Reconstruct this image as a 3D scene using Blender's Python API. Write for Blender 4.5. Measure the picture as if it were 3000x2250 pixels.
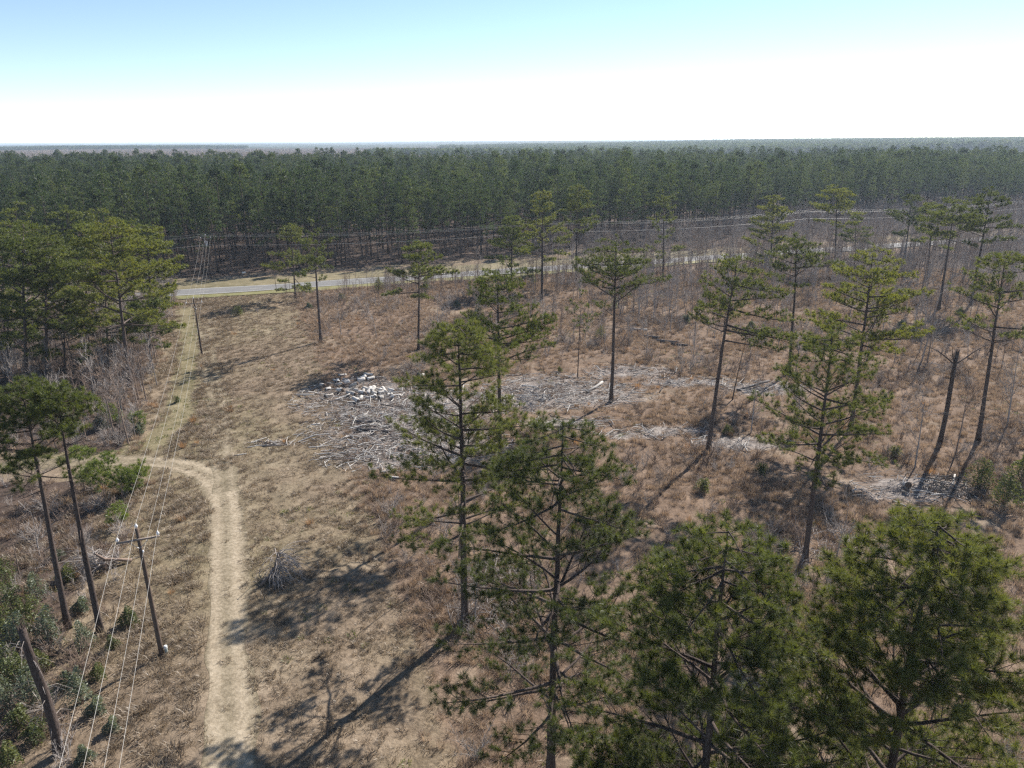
import bpy, math, random
import numpy as np
from mathutils import Vector, Matrix

# ------------------------------------------------------------------ camera, sky, sun, exposure
scene = bpy.context.scene
for o in list(bpy.data.objects):
    bpy.data.objects.remove(o)
COL = scene.collection
R = math.radians
FPX, CX, CY, CAMH = 2083.0, 1500.0, 1125.0, 35.0
PITCH, ROLL = R(18.9), R(0.33)
fwd = np.array([0.0, math.cos(PITCH), -math.sin(PITCH)])
up0 = np.array([0.0, math.sin(PITCH), math.cos(PITCH)])
rt0 = np.array([1.0, 0.0, 0.0])
right = rt0*math.cos(ROLL) - up0*math.sin(ROLL)
up = up0*math.cos(ROLL) + rt0*math.sin(ROLL)
cam_d = bpy.data.cameras.new('camera')
cam = bpy.data.objects.new('camera', cam_d)
COL.objects.link(cam)
cam_d.sensor_width = 36.0
cam_d.lens = 36.0*FPX/3000.0
cam_d.clip_start = 0.5
cam_d.clip_end = 60000.0
m = Matrix.Identity(4)
for i in range(3):
    m[i][0], m[i][1], m[i][2] = right[i], up[i], -fwd[i]
m[2][3] = CAMH
cam.matrix_world = m
scene.camera = cam

SUN_AZ, SUN_EL = R(37.0), R(36.0)          # azimuth from +Y (view direction) towards +X
world = bpy.data.worlds.new('World')
scene.world = world
world.use_nodes = True
wn = world.node_tree
sky = wn.nodes.new('ShaderNodeTexSky')
sky.sky_type = 'NISHITA'
sky.sun_disc = False
sky.sun_elevation = SUN_EL
sky.sun_rotation = SUN_AZ
sky.altitude = 2500
sky.air_density = 0.95
sky.dust_density = 0.0
sky.ozone_density = 0.4
wn.links.new(sky.outputs[0], wn.nodes['Background'].inputs[0])
wn.nodes['Background'].inputs[1].default_value = 0.085
sun_d = bpy.data.lights.new('sun', 'SUN')
sun_d.energy = 4.8
sun_d.angle = R(0.53)
sun_d.color = (1.0, 0.95, 0.88)
sun = bpy.data.objects.new('sun', sun_d)
COL.objects.link(sun)
sv = Vector((math.sin(SUN_AZ)*math.cos(SUN_EL), math.cos(SUN_AZ)*math.cos(SUN_EL), math.sin(SUN_EL)))
sun.rotation_euler = sv.to_track_quat('Z', 'Y').to_euler()
vs = scene.view_settings
vs.view_transform = 'Standard'
vs.look = 'None'
vs.exposure = 1.02
vs.gamma = 1.0
vs.use_curve_mapping = False
scene.cycles.use_denoising = False
scene.cycles.filter_width = 1.35
scene.cycles.max_bounces = 6
scene.cycles.diffuse_bounces = 2
scene.cycles.glossy_bounces = 2
scene.cycles.transmission_bounces = 3
scene.cycles.volume_bounces = 0
scene.cycles.transparent_max_bounces = 4

# ------------------------------------------------------------------ terrain height and pixel helpers
def height(x, y):
    x = np.asarray(x, float); y = np.asarray(y, float)
    d = np.hypot(x, y)
    near = 0.10*np.sin(x*0.11+1.0)*np.cos(y*0.09) + 0.07*np.sin(x*0.23-y*0.17)
    f = np.clip((d-700)/600, 0, 1); f = f*f*(3-2*f)
    far = 1.6*np.sin(x*0.0021+1.3)*np.cos(y*0.0013+0.4) + 1.3*np.sin(x*0.0047+y*0.0031) - 2.0
    s = np.clip((x*0.9+y*0.25-500)/1100, 0, 1)
    hill = 11.0*s*s*(3-2*s)
    return near*(1-f) + f*(far+hill)

def ray(px, py):
    return fwd + right*((px-CX)/FPX) + up*((CY-py)/FPX)

def G(px, py):
    """ground point seen at a pixel of the 3000 x 2250 photograph"""
    d = ray(px, py); z = 0.0
    for _ in range(3):
        t = (z-CAMH)/d[2]
        x, y = d[0]*t, d[1]*t
        z = float(height(x, y))
    return x, y, z

def at_y(px, py, Y):
    d = ray(px, py); t = Y/d[1]
    return d[0]*t, Y, CAMH+d[2]*t

def in_view(x, y, margin=1.12):
    return (np.abs(x) < 0.735*margin*np.abs(y)+12) & (y > 24)

# ------------------------------------------------------------------ mesh helpers
def mesh(name, V, F, mats=(), mi=None, smooth=False, tint=None):
    """V (n,3), F list of (k,3)/(k,4) arrays or a single array"""
    me = bpy.data.meshes.new(name)
    V = np.ascontiguousarray(V, dtype=np.float32)
    if not isinstance(F, (list, tuple)):
        F = [F]
    F = [np.asarray(f, dtype=np.int32) for f in F if len(f)]
    sizes = np.concatenate([np.full(len(f), f.shape[1], np.int32) for f in F])
    loops = np.concatenate([f.ravel() for f in F]).astype(np.int32)
    starts = np.zeros(len(sizes), np.int32); starts[1:] = np.cumsum(sizes)[:-1]
    me.vertices.add(len(V)); me.vertices.foreach_set('co', V.ravel())
    me.loops.add(len(loops)); me.loops.foreach_set('vertex_index', loops)
    me.polygons.add(len(sizes)); me.polygons.foreach_set('loop_start', starts)
    if mi is not None:
        me.polygons.foreach_set('material_index', np.asarray(mi, np.int32))
    for mt in mats:
        me.materials.append(mt)
    if tint is not None:
        a = me.attributes.new('tint', 'FLOAT', 'POINT')
        a.data.foreach_set('value', np.asarray(tint, np.float32))
    me.update(calc_edges=True)
    if smooth:
        me.polygons.foreach_set('use_smooth', np.ones(len(sizes), bool))
    return me

def frames(D):
    D = D/np.maximum(np.linalg.norm(D, axis=1, keepdims=True), 1e-9)
    ref = np.where(np.abs(D[:, 2:3]) > 0.9, np.array([[1.0, 0, 0]]), np.array([[0, 0, 1.0]]))
    U = np.cross(D, ref); U /= np.linalg.norm(U, axis=1, keepdims=True)
    return D, U, np.cross(D, U)

def segs(P0, P1, R0, R1, k=3):
    P0 = np.asarray(P0, float); P1 = np.asarray(P1, float)
    n = len(P0)
    R0 = np.asarray(R0, float).reshape(n, 1, 1); R1 = np.asarray(R1, float).reshape(n, 1, 1)
    _, U, W = frames(P1-P0)
    a = np.arange(k)*2*math.pi/k
    ring = U[:, None, :]*np.cos(a)[None, :, None] + W[:, None, :]*np.sin(a)[None, :, None]
    V = np.concatenate([P0[:, None]+ring*R0, P1[:, None]+ring*R1], axis=1).reshape(-1, 3)
    j = np.arange(k); jn = (j+1) % k
    f = np.stack([j, jn, k+jn, k+j], 1)
    F = (f[None]+(np.arange(n)*2*k)[:, None, None]).reshape(-1, 4)
    return V, F

def tube(P, Rr, k=8, cap=True, rng=None, rough=0.0):
    P = np.asarray(P, float); n = len(P)
    D = np.gradient(P, axis=0)
    _, U, W = frames(D)
    for i in range(1, n):                      # keep the frame from twisting
        if np.dot(U[i], U[i-1]) < 0:
            U[i] *= -1; W[i] *= -1
    a = np.arange(k)*2*math.pi/k
    rr = np.asarray(Rr, float)[:, None]*np.ones((n, k))
    if rng is not None and rough:
        rr = rr*(1+rng.normal(0, rough, (n, k)))
    V = P[:, None]+(U[:, None]*np.cos(a)[None, :, None]+W[:, None]*np.sin(a)[None, :, None])*rr[:, :, None]
    V = V.reshape(-1, 3)
    j = np.arange(k); jn = (j+1) % k
    f = np.stack([j, jn, k+jn, k+j], 1)
    F = [(f[None]+(np.arange(n-1)*k)[:, None, None]).reshape(-1, 4)]
    if cap:
        V = np.concatenate([V, P[:1], P[-1:]])
        F.append(np.stack([jn, j, np.full(k, n*k)], 1))
        F.append(np.stack([(n-1)*k+j, (n-1)*k+jn, np.full(k, n*k+1)], 1))
    return V, F

class Soup:
    """collects pieces of one mesh"""
    def __init__(s):
        s.V = []; s.F = []; s.M = []; s.T = []; s.n = 0
    def add(s, V, F, mat=0, tint=None):
        if not isinstance(F, (list, tuple)):
            F = [F]
        for f in F:
            if len(f):
                s.F.append(np.asarray(f)+s.n); s.M.append(np.full(len(f), mat, np.int32))
        s.V.append(np.asarray(V, float)); s.n += len(V)
        s.T.append(np.full(len(V), 0.5) if tint is None else tint)
        return s
    def box(s, c, size, mat=0, rz=0.0, D=None):
        x, y, z = (np.array(size)/2)
        V = np.array([[a*x, b*y, c_*z] for a in (-1, 1) for b in (-1, 1) for c_ in (-1, 1)], float)
        cz, sz = math.cos(rz), math.sin(rz)
        V = np.stack([V[:, 0]*cz-V[:, 1]*sz, V[:, 0]*sz+V[:, 1]*cz, V[:, 2]], 1)+np.array(c)
        F = np.array([[0, 1, 3, 2], [4, 6, 7, 5], [0, 4, 5, 1], [2, 3, 7, 6], [0, 2, 6, 4], [1, 5, 7, 3]])
        return s.add(V, F, mat)
    def mesh(s, name, mats, smooth=False, tint=False):
        tri = [(f, mm) for f, mm in zip(s.F, s.M)]
        return mesh(name, np.concatenate(s.V), [f for f, _ in tri], mats,
                    np.concatenate([mm for _, mm in tri]), smooth, np.concatenate(s.T) if tint else None)

def link(name, data, parent=None, loc=None, rz=0.0):
    o = bpy.data.objects.new(name, data)
    COL.objects.link(o)
    if parent is not None:
        o.parent = parent
    if loc is not None:
        o.location = loc
    if rz:
        o.rotation_euler = (0, 0, rz)
    return o

def tag(o, label=None, cat=None, group=None, kind=None):
    if label: o['label'] = label
    if cat: o['category'] = cat
    if group: o['group'] = group
    if kind: o['kind'] = kind
    return o

def copy_tree(root, loc, rz, sc, label=None, cat=None, group=None, tilt=(0, 0)):
    r = root.copy(); COL.objects.link(r)
    r.location = loc; r.rotation_euler = (tilt[0], tilt[1], rz); r.scale = sc if hasattr(sc, '__len__') else (sc, sc, sc)
    tag(r, label, cat, group)
    for ch in KIDS.get(root.name, []):
        c = ch.copy(); COL.objects.link(c); c.parent = r
    return r
KIDS = {}

# ------------------------------------------------------------------ materials
def new_mat(name):
    mt = bpy.data.materials.new(name); mt.use_nodes = True
    nt = mt.node_tree
    for n in list(nt.nodes):
        nt.nodes.remove(n)
    out = nt.nodes.new('ShaderNodeOutputMaterial')
    return mt, nt, out

def N(nt, typ, **kw):
    n = nt.nodes.new(typ)
    for k, v in kw.items():
        if k.startswith('i_'):
            n.inputs[k[2:].replace('_', ' ')].default_value = v
        elif isinstance(k, str):
            setattr(n, k, v)
    return n

def ramp(nt, fac, stops):
    r = nt.nodes.new('ShaderNodeValToRGB')
    el = r.color_ramp.elements
    while len(el) < len(stops):
        el.new(0.5)
    for e, (p, c) in zip(el, stops):
        e.position = p; e.color = (c[0], c[1], c[2], 1)
    nt.links.new(fac, r.inputs[0])
    return r.outputs[0]

def noise(nt, scale, detail=4, vec=None, rough=0.55):
    n = nt.nodes.new('ShaderNodeTexNoise')
    n.inputs['Scale'].default_value = scale; n.inputs['Detail'].default_value = detail
    n.inputs['Roughness'].default_value = rough
    if vec is not None:
        nt.links.new(vec, n.inputs['Vector'])
    return n.outputs['Fac']

def mixc(nt, fac, a, b, mode='MIX'):
    mx = nt.nodes.new('ShaderNodeMix'); mx.data_type = 'RGBA'; mx.blend_type = mode
    for s, v in ((0, fac), (6, a), (7, b)):
        if hasattr(v, 'is_output'):
            nt.links.new(v, mx.inputs[s])
        elif isinstance(v, (tuple, list)):
            mx.inputs[s].default_value = (v[0], v[1], v[2], 1)
        else:
            mx.inputs[s].default_value = v
    return mx.outputs[2]

def math_(nt, op, a, b=None, clamp=False):
    n = nt.nodes.new('ShaderNodeMath'); n.operation = op; n.use_clamp = clamp
    for i, v in enumerate((a, b)):
        if v is None: continue
        if hasattr(v, 'is_output'):
            nt.links.new(v, n.inputs[i])
        else:
            n.inputs[i].default_value = v
    return n.outputs[0]

def leafy(name, stops, transl=0.4, gloss=0.06, grough=0.45, rnd=0.5, thru=(1.5, 1.4, .75)):
    """thin foliage: colour by tuft tint and by individual, with light through the blades"""
    mt, nt, out = new_mat(name)
    at = N(nt, 'ShaderNodeAttribute', attribute_name='tint')
    oi = nt.nodes.new('ShaderNodeObjectInfo')
    f = math_(nt, 'ADD', math_(nt, 'MULTIPLY', at.outputs['Fac'], 1-rnd), math_(nt, 'MULTIPLY', oi.outputs['Random'], rnd), True)
    col = ramp(nt, f, stops)
    d = nt.nodes.new('ShaderNodeBsdfDiffuse'); t = nt.nodes.new('ShaderNodeBsdfTranslucent')
    nt.links.new(col, d.inputs[0])
    tc = mixc(nt, 1.0, col, thru, 'MULTIPLY')
    nt.links.new(tc, t.inputs[0])
    m1 = nt.nodes.new('ShaderNodeMixShader'); m1.inputs[0].default_value = transl
    nt.links.new(d.outputs[0], m1.inputs[1]); nt.links.new(t.outputs[0], m1.inputs[2])
    g = nt.nodes.new('ShaderNodeBsdfGlossy'); g.inputs['Roughness'].default_value = grough
    g.inputs[0].default_value = (0.8, 0.8, 0.8, 1)
    m2 = nt.nodes.new('ShaderNodeMixShader'); m2.inputs[0].default_value = gloss
    nt.links.new(m1.outputs[0], m2.inputs[1]); nt.links.new(g.outputs[0], m2.inputs[2])
    nt.links.new(m2.outputs[0], out.inputs[0])
    return mt

def woody(name, stops, scale=(6, 6, 1.2), rough=0.9, bump=0.5, rnd=0.25, spec=0.15):
    mt, nt, out = new_mat(name)
    tc = nt.nodes.new('ShaderNodeTexCoord')
    mp = nt.nodes.new('ShaderNodeMapping'); mp.inputs['Scale'].default_value = scale
    nt.links.new(tc.outputs['Object'], mp.inputs[0])
    nz = noise(nt, 3.0, 5, mp.outputs[0])
    oi = nt.nodes.new('ShaderNodeObjectInfo')
    f = math_(nt, 'ADD', math_(nt, 'MULTIPLY', nz, 1.0), math_(nt, 'MULTIPLY', math_(nt, 'SUBTRACT', oi.outputs['Random'], 0.5), rnd), True)
    col = ramp(nt, f, stops)
    p = nt.nodes.new('ShaderNodeBsdfPrincipled')
    p.inputs['Roughness'].default_value = rough
    p.inputs['Specular IOR Level'].default_value = spec
    nt.links.new(col, p.inputs['Base Color'])
    if bump:
        b = nt.nodes.new('ShaderNodeBump'); b.inputs['Strength'].default_value = bump; b.inputs['Distance'].default_value = 0.05
        nt.links.new(nz, b.inputs['Height']); nt.links.new(b.outputs[0], p.inputs['Normal'])
    nt.links.new(p.outputs[0], out.inputs[0])
    return mt

M = {}
M['needle'] = leafy('pine_needles', [(0.05, (.038, .052, .016)), (.45, (.080, .100, .026)), (.8, (.126, .142, .036)), (1, (.170, .165, .044))], .5, .045, .55)
M['needle_bright'] = leafy('yellow_green_needles', [(0.05, (.052, .070, .017)), (.45, (.100, .124, .026)), (.8, (.150, .165, .036)), (1, (.19, .185, .045))], .5, .04, .55)
M['needle_young'] = leafy('young_pine_needles', [(0, (.08, .12, .025)), (1, (.17, .21, .045))], .5, .04)
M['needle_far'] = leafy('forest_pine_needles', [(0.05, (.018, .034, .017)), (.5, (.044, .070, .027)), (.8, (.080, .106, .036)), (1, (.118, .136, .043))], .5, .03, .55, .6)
M['dead_needle'] = leafy('dead_foliage', [(0, (.10, .07, .045)), (1, (.22, .15, .09))], .3, .03, thru=(1.2, 1.1, .93))
M['bark'] = woody('pine_bark', [(.25, (.035, .027, .024)), (.55, (.095, .072, .062)), (.8, (.16, .125, .11))], (5, 5, 1.4))
M['twig'] = woody('grey_twigs', [(.2, (.19, .163, .145)), (.8, (.44, .39, .355))], (2, 2, 2), bump=0)
M['twig_brown'] = woody('brown_twigs', [(.2, (.145, .102, .078)), (.8, (.30, .225, .18))], (2, 2, 2), bump=0)
M['dry_grass'] = leafy('dry_grass_blades', [(0, (.108, .081, .056)), (.4, (.212, .163, .112)), (.75, (.318, .252, .179)), (1, (.42, .34, .248))], .35, .03, thru=(1.2, 1.1, .93))
M['sedge'] = leafy('broomsedge_blades', [(0, (.156, .116, .086)), (.4, (.290, .218, .161)), (.8, (.41, .315, .237)), (1, (.49, .39, .285))], .35, .03, thru=(1.2, 1.1, .93))
M['orange_sedge'] = leafy('orange_broomsedge', [(0, (.30, .17, .08)), (1, (.44, .27, .13))], .35, .03, thru=(1.2, 1.1, .93))
M['green_weed'] = leafy('green_weeds', [(0, (.10, .12, .04)), (1, (.22, .22, .08))], .35, .04)
M['evergreen'] = leafy('evergreen_leaves', [(0, (.055, .072, .027)), (.6, (.12, .138, .05)), (1, (.21, .205, .075))], .35, .03, .5)
M['bluegreen'] = leafy('greyish_green_leaves', [(0, (.085, .11, .075)), (1, (.20, .22, .155))], .3, .03, .5)
M['wood_grey'] = woody('weathered_wood', [(.25, (.22, .198, .175)), (.5, (.50, .465, .42)), (.75, (.74, .70, .645))], (3, 3, 3), bump=.2)
M['wood_dark'] = woody('dark_wood', [(.25, (.05, .045, .042)), (.75, (.16, .14, .13))], (3, 3, 3), bump=.3)  # dark wood; on the back brush heap this tone stands in for shade
M['cut_end'] = woody('shaded_cut_end', [(.3, (.07, .05, .04)), (.7, (.16, .115, .085))], (9, 9, 9), bump=.1)  # cut wood with the shade of the sunless ends put into its colour
M['pole_wood'] = woody('treated_pole_wood', [(.25, (.055, .040, .032)), (.7, (.13, .095, .075))], (8, 8, .6), bump=.2)
M['arm_wood'] = woody('weathered_arm_wood', [(.25, (.13, .105, .09)), (.7, (.26, .215, .185))], (2, 12, 12), bump=.2)

def plain(name, c, rough=.5, metal=0.0):
    mt, nt, out = new_mat(name)
    tc = nt.nodes.new('ShaderNodeTexCoord')
    col = ramp(nt, noise(nt, 9, 3, tc.outputs['Object']), [(.3, [v*.82 for v in c]), (.7, c)])
    p = nt.nodes.new('ShaderNodeBsdfPrincipled')
    nt.links.new(col, p.inputs['Base Color'])
    p.inputs['Roughness'].default_value = rough; p.inputs['Metallic'].default_value = metal
    nt.links.new(p.outputs[0], out.inputs[0])
    return mt
M['porcelain'] = plain('white_porcelain', (.80, .80, .82), .2)
M['steel'] = plain('galvanised_steel', (.42, .43, .45), .45, .8)
M['wire'] = plain('aluminium_wire', (.50, .475, .43), .5, .1)
M['white_plastic'] = plain('white_plastic', (.78, .79, .76), .45)
M['grey_green'] = plain('grey_green_plastic', (.33, .37, .34), .5)
M['paint_white'] = plain('road_paint_white', (.70, .70, .68), .7)
M['paint_yellow'] = plain('road_paint_pale', (.66, .62, .50), .7)

# ground: colours of the cover itself, chosen by zone attributes
def ground_mat():
    mt, nt, out = new_mat('ground_cover')
    tc = nt.nodes.new('ShaderNodeTexCoord'); v = tc.outputs['Object']
    n_big = noise(nt, .045, 4, v); n_mid = noise(nt, .33, 5, v, .65); n_fine = noise(nt, 3.2, 6, v, .7)
    f = math_(nt, 'ADD', math_(nt, 'MULTIPLY', n_mid, .55), math_(nt, 'MULTIPLY', n_fine, .45))
    tan = ramp(nt, f, [(.30, (.076, .056, .039)), (.46, (.170, .128, .089)), (.56, (.245, .187, .132)), (.72, (.345, .272, .198))])
    olive = ramp(nt, f, [(.32, (.085, .080, .042)), (.5, (.18, .160, .085)), (.7, (.30, .262, .155))])
    pink = ramp(nt, f, [(.32, (.078, .055, .040)), (.5, (.178, .125, .089)), (.7, (.31, .222, .158))])
    litter = ramp(nt, f, [(.32, (.035, .028, .024)), (.5, (.085, .062, .050)), (.7, (.15, .108, .082))])
    grey = ramp(nt, f, [(.32, (.10, .082, .072)), (.5, (.225, .195, .175)), (.68, (.42, .375, .335))])
    def zone(nm):
        a = N(nt, 'ShaderNodeAttribute', attribute_name=nm)
        e = math_(nt, 'ADD', a.outputs['Fac'], math_(nt, 'MULTIPLY', math_(nt, 'SUBTRACT', n_mid, .5), 1.1))
        r = N(nt, 'ShaderNodeMapRange'); r.inputs[1].default_value = .35; r.inputs[2].default_value = .65
        nt.links.new(e, r.inputs[0]); 
        mul = math_(nt, 'MULTIPLY', r.outputs[0], math_(nt, 'GREATER_THAN', a.outputs['Fac'], .03))
        return mul
    c = mixc(nt, math_(nt, 'MULTIPLY', ramp(nt, n_big, [(.44, (0, 0, 0)), (.64, (1, 1, 1))]), .5), tan, olive)
    c = mixc(nt, zone('pinkzone'), c, pink)
    strawc = ramp(nt, f, [(.32, (.13, .102, .07)), (.5, (.28, .225, .16)), (.7, (.41, .34, .25))])
    c = mixc(nt, math_(nt, 'MULTIPLY', ramp(nt, noise(nt, .09, 5, v, .6), [(.53, (0, 0, 0)), (.66, (1, 1, 1))]), .55), c, strawc)
    c = mixc(nt, math_(nt, 'MULTIPLY', zone('spur'), .7), c, strawc)
    c = mixc(nt, math_(nt, 'MULTIPLY', zone('lane'), .6), c, olive)
    c = mixc(nt, math_(nt, 'MULTIPLY', zone('debris'), .9), c, grey)
    c = mixc(nt, zone('litter'), c, litter)
    p = nt.nodes.new('ShaderNodeBsdfPrincipled')
    p.inputs['Roughness'].default_value = .95; p.inputs['Specular IOR Level'].default_value = .05
    nt.links.new(c, p.inputs['Base Color'])
    b = nt.nodes.new('ShaderNodeBump'); b.inputs['Strength'].default_value = .9; b.inputs['Distance'].default_value = .25
    nt.links.new(f, b.inputs['Height']); nt.links.new(b.outputs[0], p.inputs['Normal'])
    nt.links.new(p.outputs[0], out.inputs[0])
    return mt
M['ground'] = ground_mat()

def track_mat():
    mt, nt, out = new_mat('pale_track_straw')
    tc = nt.nodes.new('ShaderNodeTexCoord'); v = tc.outputs['Object']
    a = N(nt, 'ShaderNodeAttribute', attribute_name='rut')
    nf = noise(nt, 3.5, 6, v, .7); nm = noise(nt, .5, 4, v)
    f = math_(nt, 'ADD', math_(nt, 'MULTIPLY', nf, .65), math_(nt, 'MULTIPLY', nm, .35))
    pale = ramp(nt, f, [(.32, (.18, .142, .097)), (.5, (.33, .27, .192)), (.68, (.46, .385, .285))])
    mid = ramp(nt, f, [(.32, (.085, .070, .046)), (.5, (.18, .148, .098)), (.7, (.30, .25, .175))])
    e = math_(nt, 'ADD', a.outputs['Fac'], math_(nt, 'MULTIPLY', math_(nt, 'SUBTRACT', nf, .5), .7), True)
    c = mixc(nt, e, mid, pale)
    p = nt.nodes.new('ShaderNodeBsdfPrincipled'); p.inputs['Roughness'].default_value = .95; p.inputs['Specular IOR Level'].default_value = .05
    nt.links.new(c, p.inputs['Base Color'])
    b = nt.nodes.new('ShaderNodeBump'); b.inputs['Strength'].default_value = .8; b.inputs['Distance'].default_value = .12
    nt.links.new(f, b.inputs['Height']); nt.links.new(b.outputs[0], p.inputs['Normal'])
    nt.links.new(p.outputs[0], out.inputs[0])
    return mt
M['track'] = track_mat()

def simple_ground(name, stops, scale=1.2):
    mt, nt, out = new_mat(name)
    tc = nt.nodes.new('ShaderNodeTexCoord'); v = tc.outputs['Object']
    f = math_(nt, 'ADD', math_(nt, 'MULTIPLY', noise(nt, scale, 6, v, .65), .6), math_(nt, 'MULTIPLY', noise(nt, scale*.12, 3, v), .4))
    p = nt.nodes.new('ShaderNodeBsdfPrincipled'); p.inputs['Roughness'].default_value = .85; p.inputs['Specular IOR Level'].default_value = .2
    nt.links.new(ramp(nt, f, stops), p.inputs['Base Color'])
    nt.links.new(p.outputs[0], out.inputs[0])
    return mt
M['asphalt'] = simple_ground('asphalt', [(.35, (.150, .146, .142)), (.65, (.205, .200, .192))], 2.0)
M['verge'] = simple_ground('mown_verge', [(.36, (.115, .098, .050)), (.5, (.18, .150, .084)), (.64, (.26, .215, .13))], .5)
M['verge_green'] = simple_ground('green_verge', [(.36, (.13, .125, .05)), (.5, (.19, .18, .075)), (.64, (.28, .24, .13))], .5)

# ------------------------------------------------------------------ layout of the place
ROAD = lambda x: 201.0+0.35*np.asarray(x, float)                 # road centre line
POLE_X = lambda y: -25.1-0.378*(np.asarray(y, float)-42.0)       # pole line
THICK_X = lambda y: -48.0-0.385*(np.asarray(y, float)-85.0)      # edge of the left thicket
MOWN_X = lambda y: -11.0-0.36*(np.asarray(y, float)-50.0)        # right edge of the short grass
edge_xs = np.array([-700, -100, -20, 0, 60, 110, 200, 400, 800.])
edge_ys = np.array([-22, 190, 218, 229, 264, 302, 352, 430, 520.])
EDGE = lambda x: np.interp(x, edge_xs, edge_ys)                  # front edge of the pine forest

TRACK = [(-9.0, 12.0), (-12.9, 22.3), (-16.8, 32.3), (-20.6, 42), (-24.6, 52.4), (-28.0, 61.5), (-30.3, 66.6), (-33.4, 71.2), (-37.5, 73.9), (-42.5, 75.0), (-50, 74.8), (-58, 73.5), (-70, 72)]
LANE = [G(545, 905)[:2], G(560, 1000)[:2], G(545, 1120)[:2], G(525, 1230)[:2], G(455, 1300)[:2], G(330, 1325)[:2], G(100, 1350)[:2]]
SPUR = [G(662, 1440)[:2], G(645, 1300)[:2], G(640, 1180)[:2], G(612, 1080)[:2], G(600, 960)[:2]]

def poly_dist(X, Y, pts):
    d = np.full(np.shape(X), 1e9)
    for (x0, y0), (x1, y1) in zip(pts[:-1], pts[1:]):
        dx, dy = x1-x0, y1-y0
        t = np.clip(((X-x0)*dx+(Y-y0)*dy)/(dx*dx+dy*dy), 0, 1)
        d = np.minimum(d, np.hypot(X-x0-t*dx, Y-y0-t*dy))
    return d

DEBRIS = []      # (x, y, rx, ry) ellipses of slash-covered ground
for px, py, rx, ry in [(1060, 1165, 10, 9), (1130, 1250, 11, 9), (1250, 1200, 12, 10), (1260, 1310, 11, 6), (1140, 1340, 9, 4), (1620, 1135, 11, 7),
                       (1730, 1160, 10, 6), (1560, 1170, 8, 6), (1850, 1090, 8, 4), (1660, 1240, 7, 2.5), (2010, 1120, 8, 3), (2230, 1140, 8, 3.5),
                       (1950, 1262, 6, 2), (2170, 1300, 7, 2.5), (2680, 1430, 8, 4), (800, 1300, 3, 1.2), (1850, 1275, 5, 1.6)]:
    x, y, z = G(px, py)
    DEBRIS.append((x, y, rx, ry))
def debris_mask(X, Y):
    mk = np.zeros(np.shape(X))
    for x, y, rx, ry in DEBRIS:
        mk = np.maximum(mk, 1.0-np.hypot((X-x)/rx, (Y-y)/ry)*.75)
    return np.clip(mk, 0, 1)
def sm(t):
    t = np.clip(t, 0, 1); return t*t*(3-2*t)

# ------------------------------------------------------------------ ground sheet
def stretch(a, b, step, end_lo, end_hi, g=1.16):
    mid = np.arange(a, b+step, step)
    hi = [mid[-1]]; s = step
    while hi[-1] < end_hi:
        s *= g; hi.append(hi[-1]+s)
    lo = [mid[0]]; s = step
    while lo[-1] > end_lo:
        s *= g; lo.append(lo[-1]-s)
    return np.concatenate([np.array(lo[1:][::-1]), mid, np.array(hi[1:])])
gx = stretch(-75, 95, .8, -12000, 12000)
gy = stretch(24, 170, .8, -600, 16000)
XX, YY = np.meshgrid(gx, gy)
rng = np.random.default_rng(5)
ZZ = height(XX, YY)
near = ((XX > -80) & (XX < 100) & (YY > 20) & (YY < 175))
td = np.minimum(poly_dist(XX, YY, TRACK), 50)
td = np.minimum(td, poly_dist(XX, YY, SPUR)+.8)
rough = sm((td-2.6)/2.5)
bump = .05*rng.normal(size=XX.shape)+.09*np.sin(XX*1.7+np.sin(YY*1.3))*np.sin(YY*1.9+np.cos(XX*1.1))
roadd = np.abs(YY-ROAD(XX))/math.hypot(1, .35)
ZZ = ZZ+np.where(near, bump, 0)*rough*sm((roadd-22)/6)
ZZ = np.where(roadd < 22, ZZ-0.16*sm((22-roadd)/4), ZZ)
nx, ny = len(gx), len(gy)
idx = np.arange(nx*ny).reshape(ny, nx)
F = np.stack([idx[:-1, :-1], idx[:-1, 1:], idx[1:, 1:], idx[1:, :-1]], -1).reshape(-1, 4)
me = mesh('ground', np.stack([XX, YY, ZZ], -1).reshape(-1, 3), F, [M['ground']], smooth=True)
pinkz = sm((XX-MOWN_X(YY)+1)/5)*(YY < ROAD(XX)-8)
lane = np.maximum(sm((3.2-poly_dist(XX, YY, LANE))/2.0), .3*sm((2.5-poly_dist(XX, YY, SPUR))/2.0))
litter = np.maximum(sm((YY-EDGE(XX)+3)/6), sm((THICK_X(YY)-XX+0.5)/3)*(YY > 78)*(YY < ROAD(XX)-10)*.8)
litter = np.maximum(litter, sm((-31-.378*(YY-42)-XX)/4)*(YY < 70)*.75)
litter = np.maximum(litter, .7*sm((YY-150)/15)*sm((XX-20)/20)*(roadd > 14))
sd = poly_dist(XX, YY, SPUR)
spur = sm((.75-np.abs(sd-.95))/.6)*.85
for nm, arr in (('pinkzone', pinkz), ('lane', lane), ('debris', debris_mask(XX, YY)), ('litter', litter), ('spur', spur)):
    a = me.attributes.new(nm, 'FLOAT', 'POINT'); a.data.foreach_set('value', arr.ravel().astype(np.float32))
tag(link('ground', me), kind='structure')

def catmull(pts, per=10):
    P = np.array(pts, float); P = np.vstack([2*P[0]-P[1], P, 2*P[-1]-P[-2]])
    out = []
    for i in range(1, len(P)-2):
        for t in np.arange(per)/per:
            a, b, c, d = P[i-1], P[i], P[i+1], P[i+2]
            out.append(.5*((2*b)+(c-a)*t+(2*a-5*b+4*c-d)*t*t+(3*b-3*c+d-a)*t**3))
    out.append(P[-2]); return np.array(out)

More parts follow.
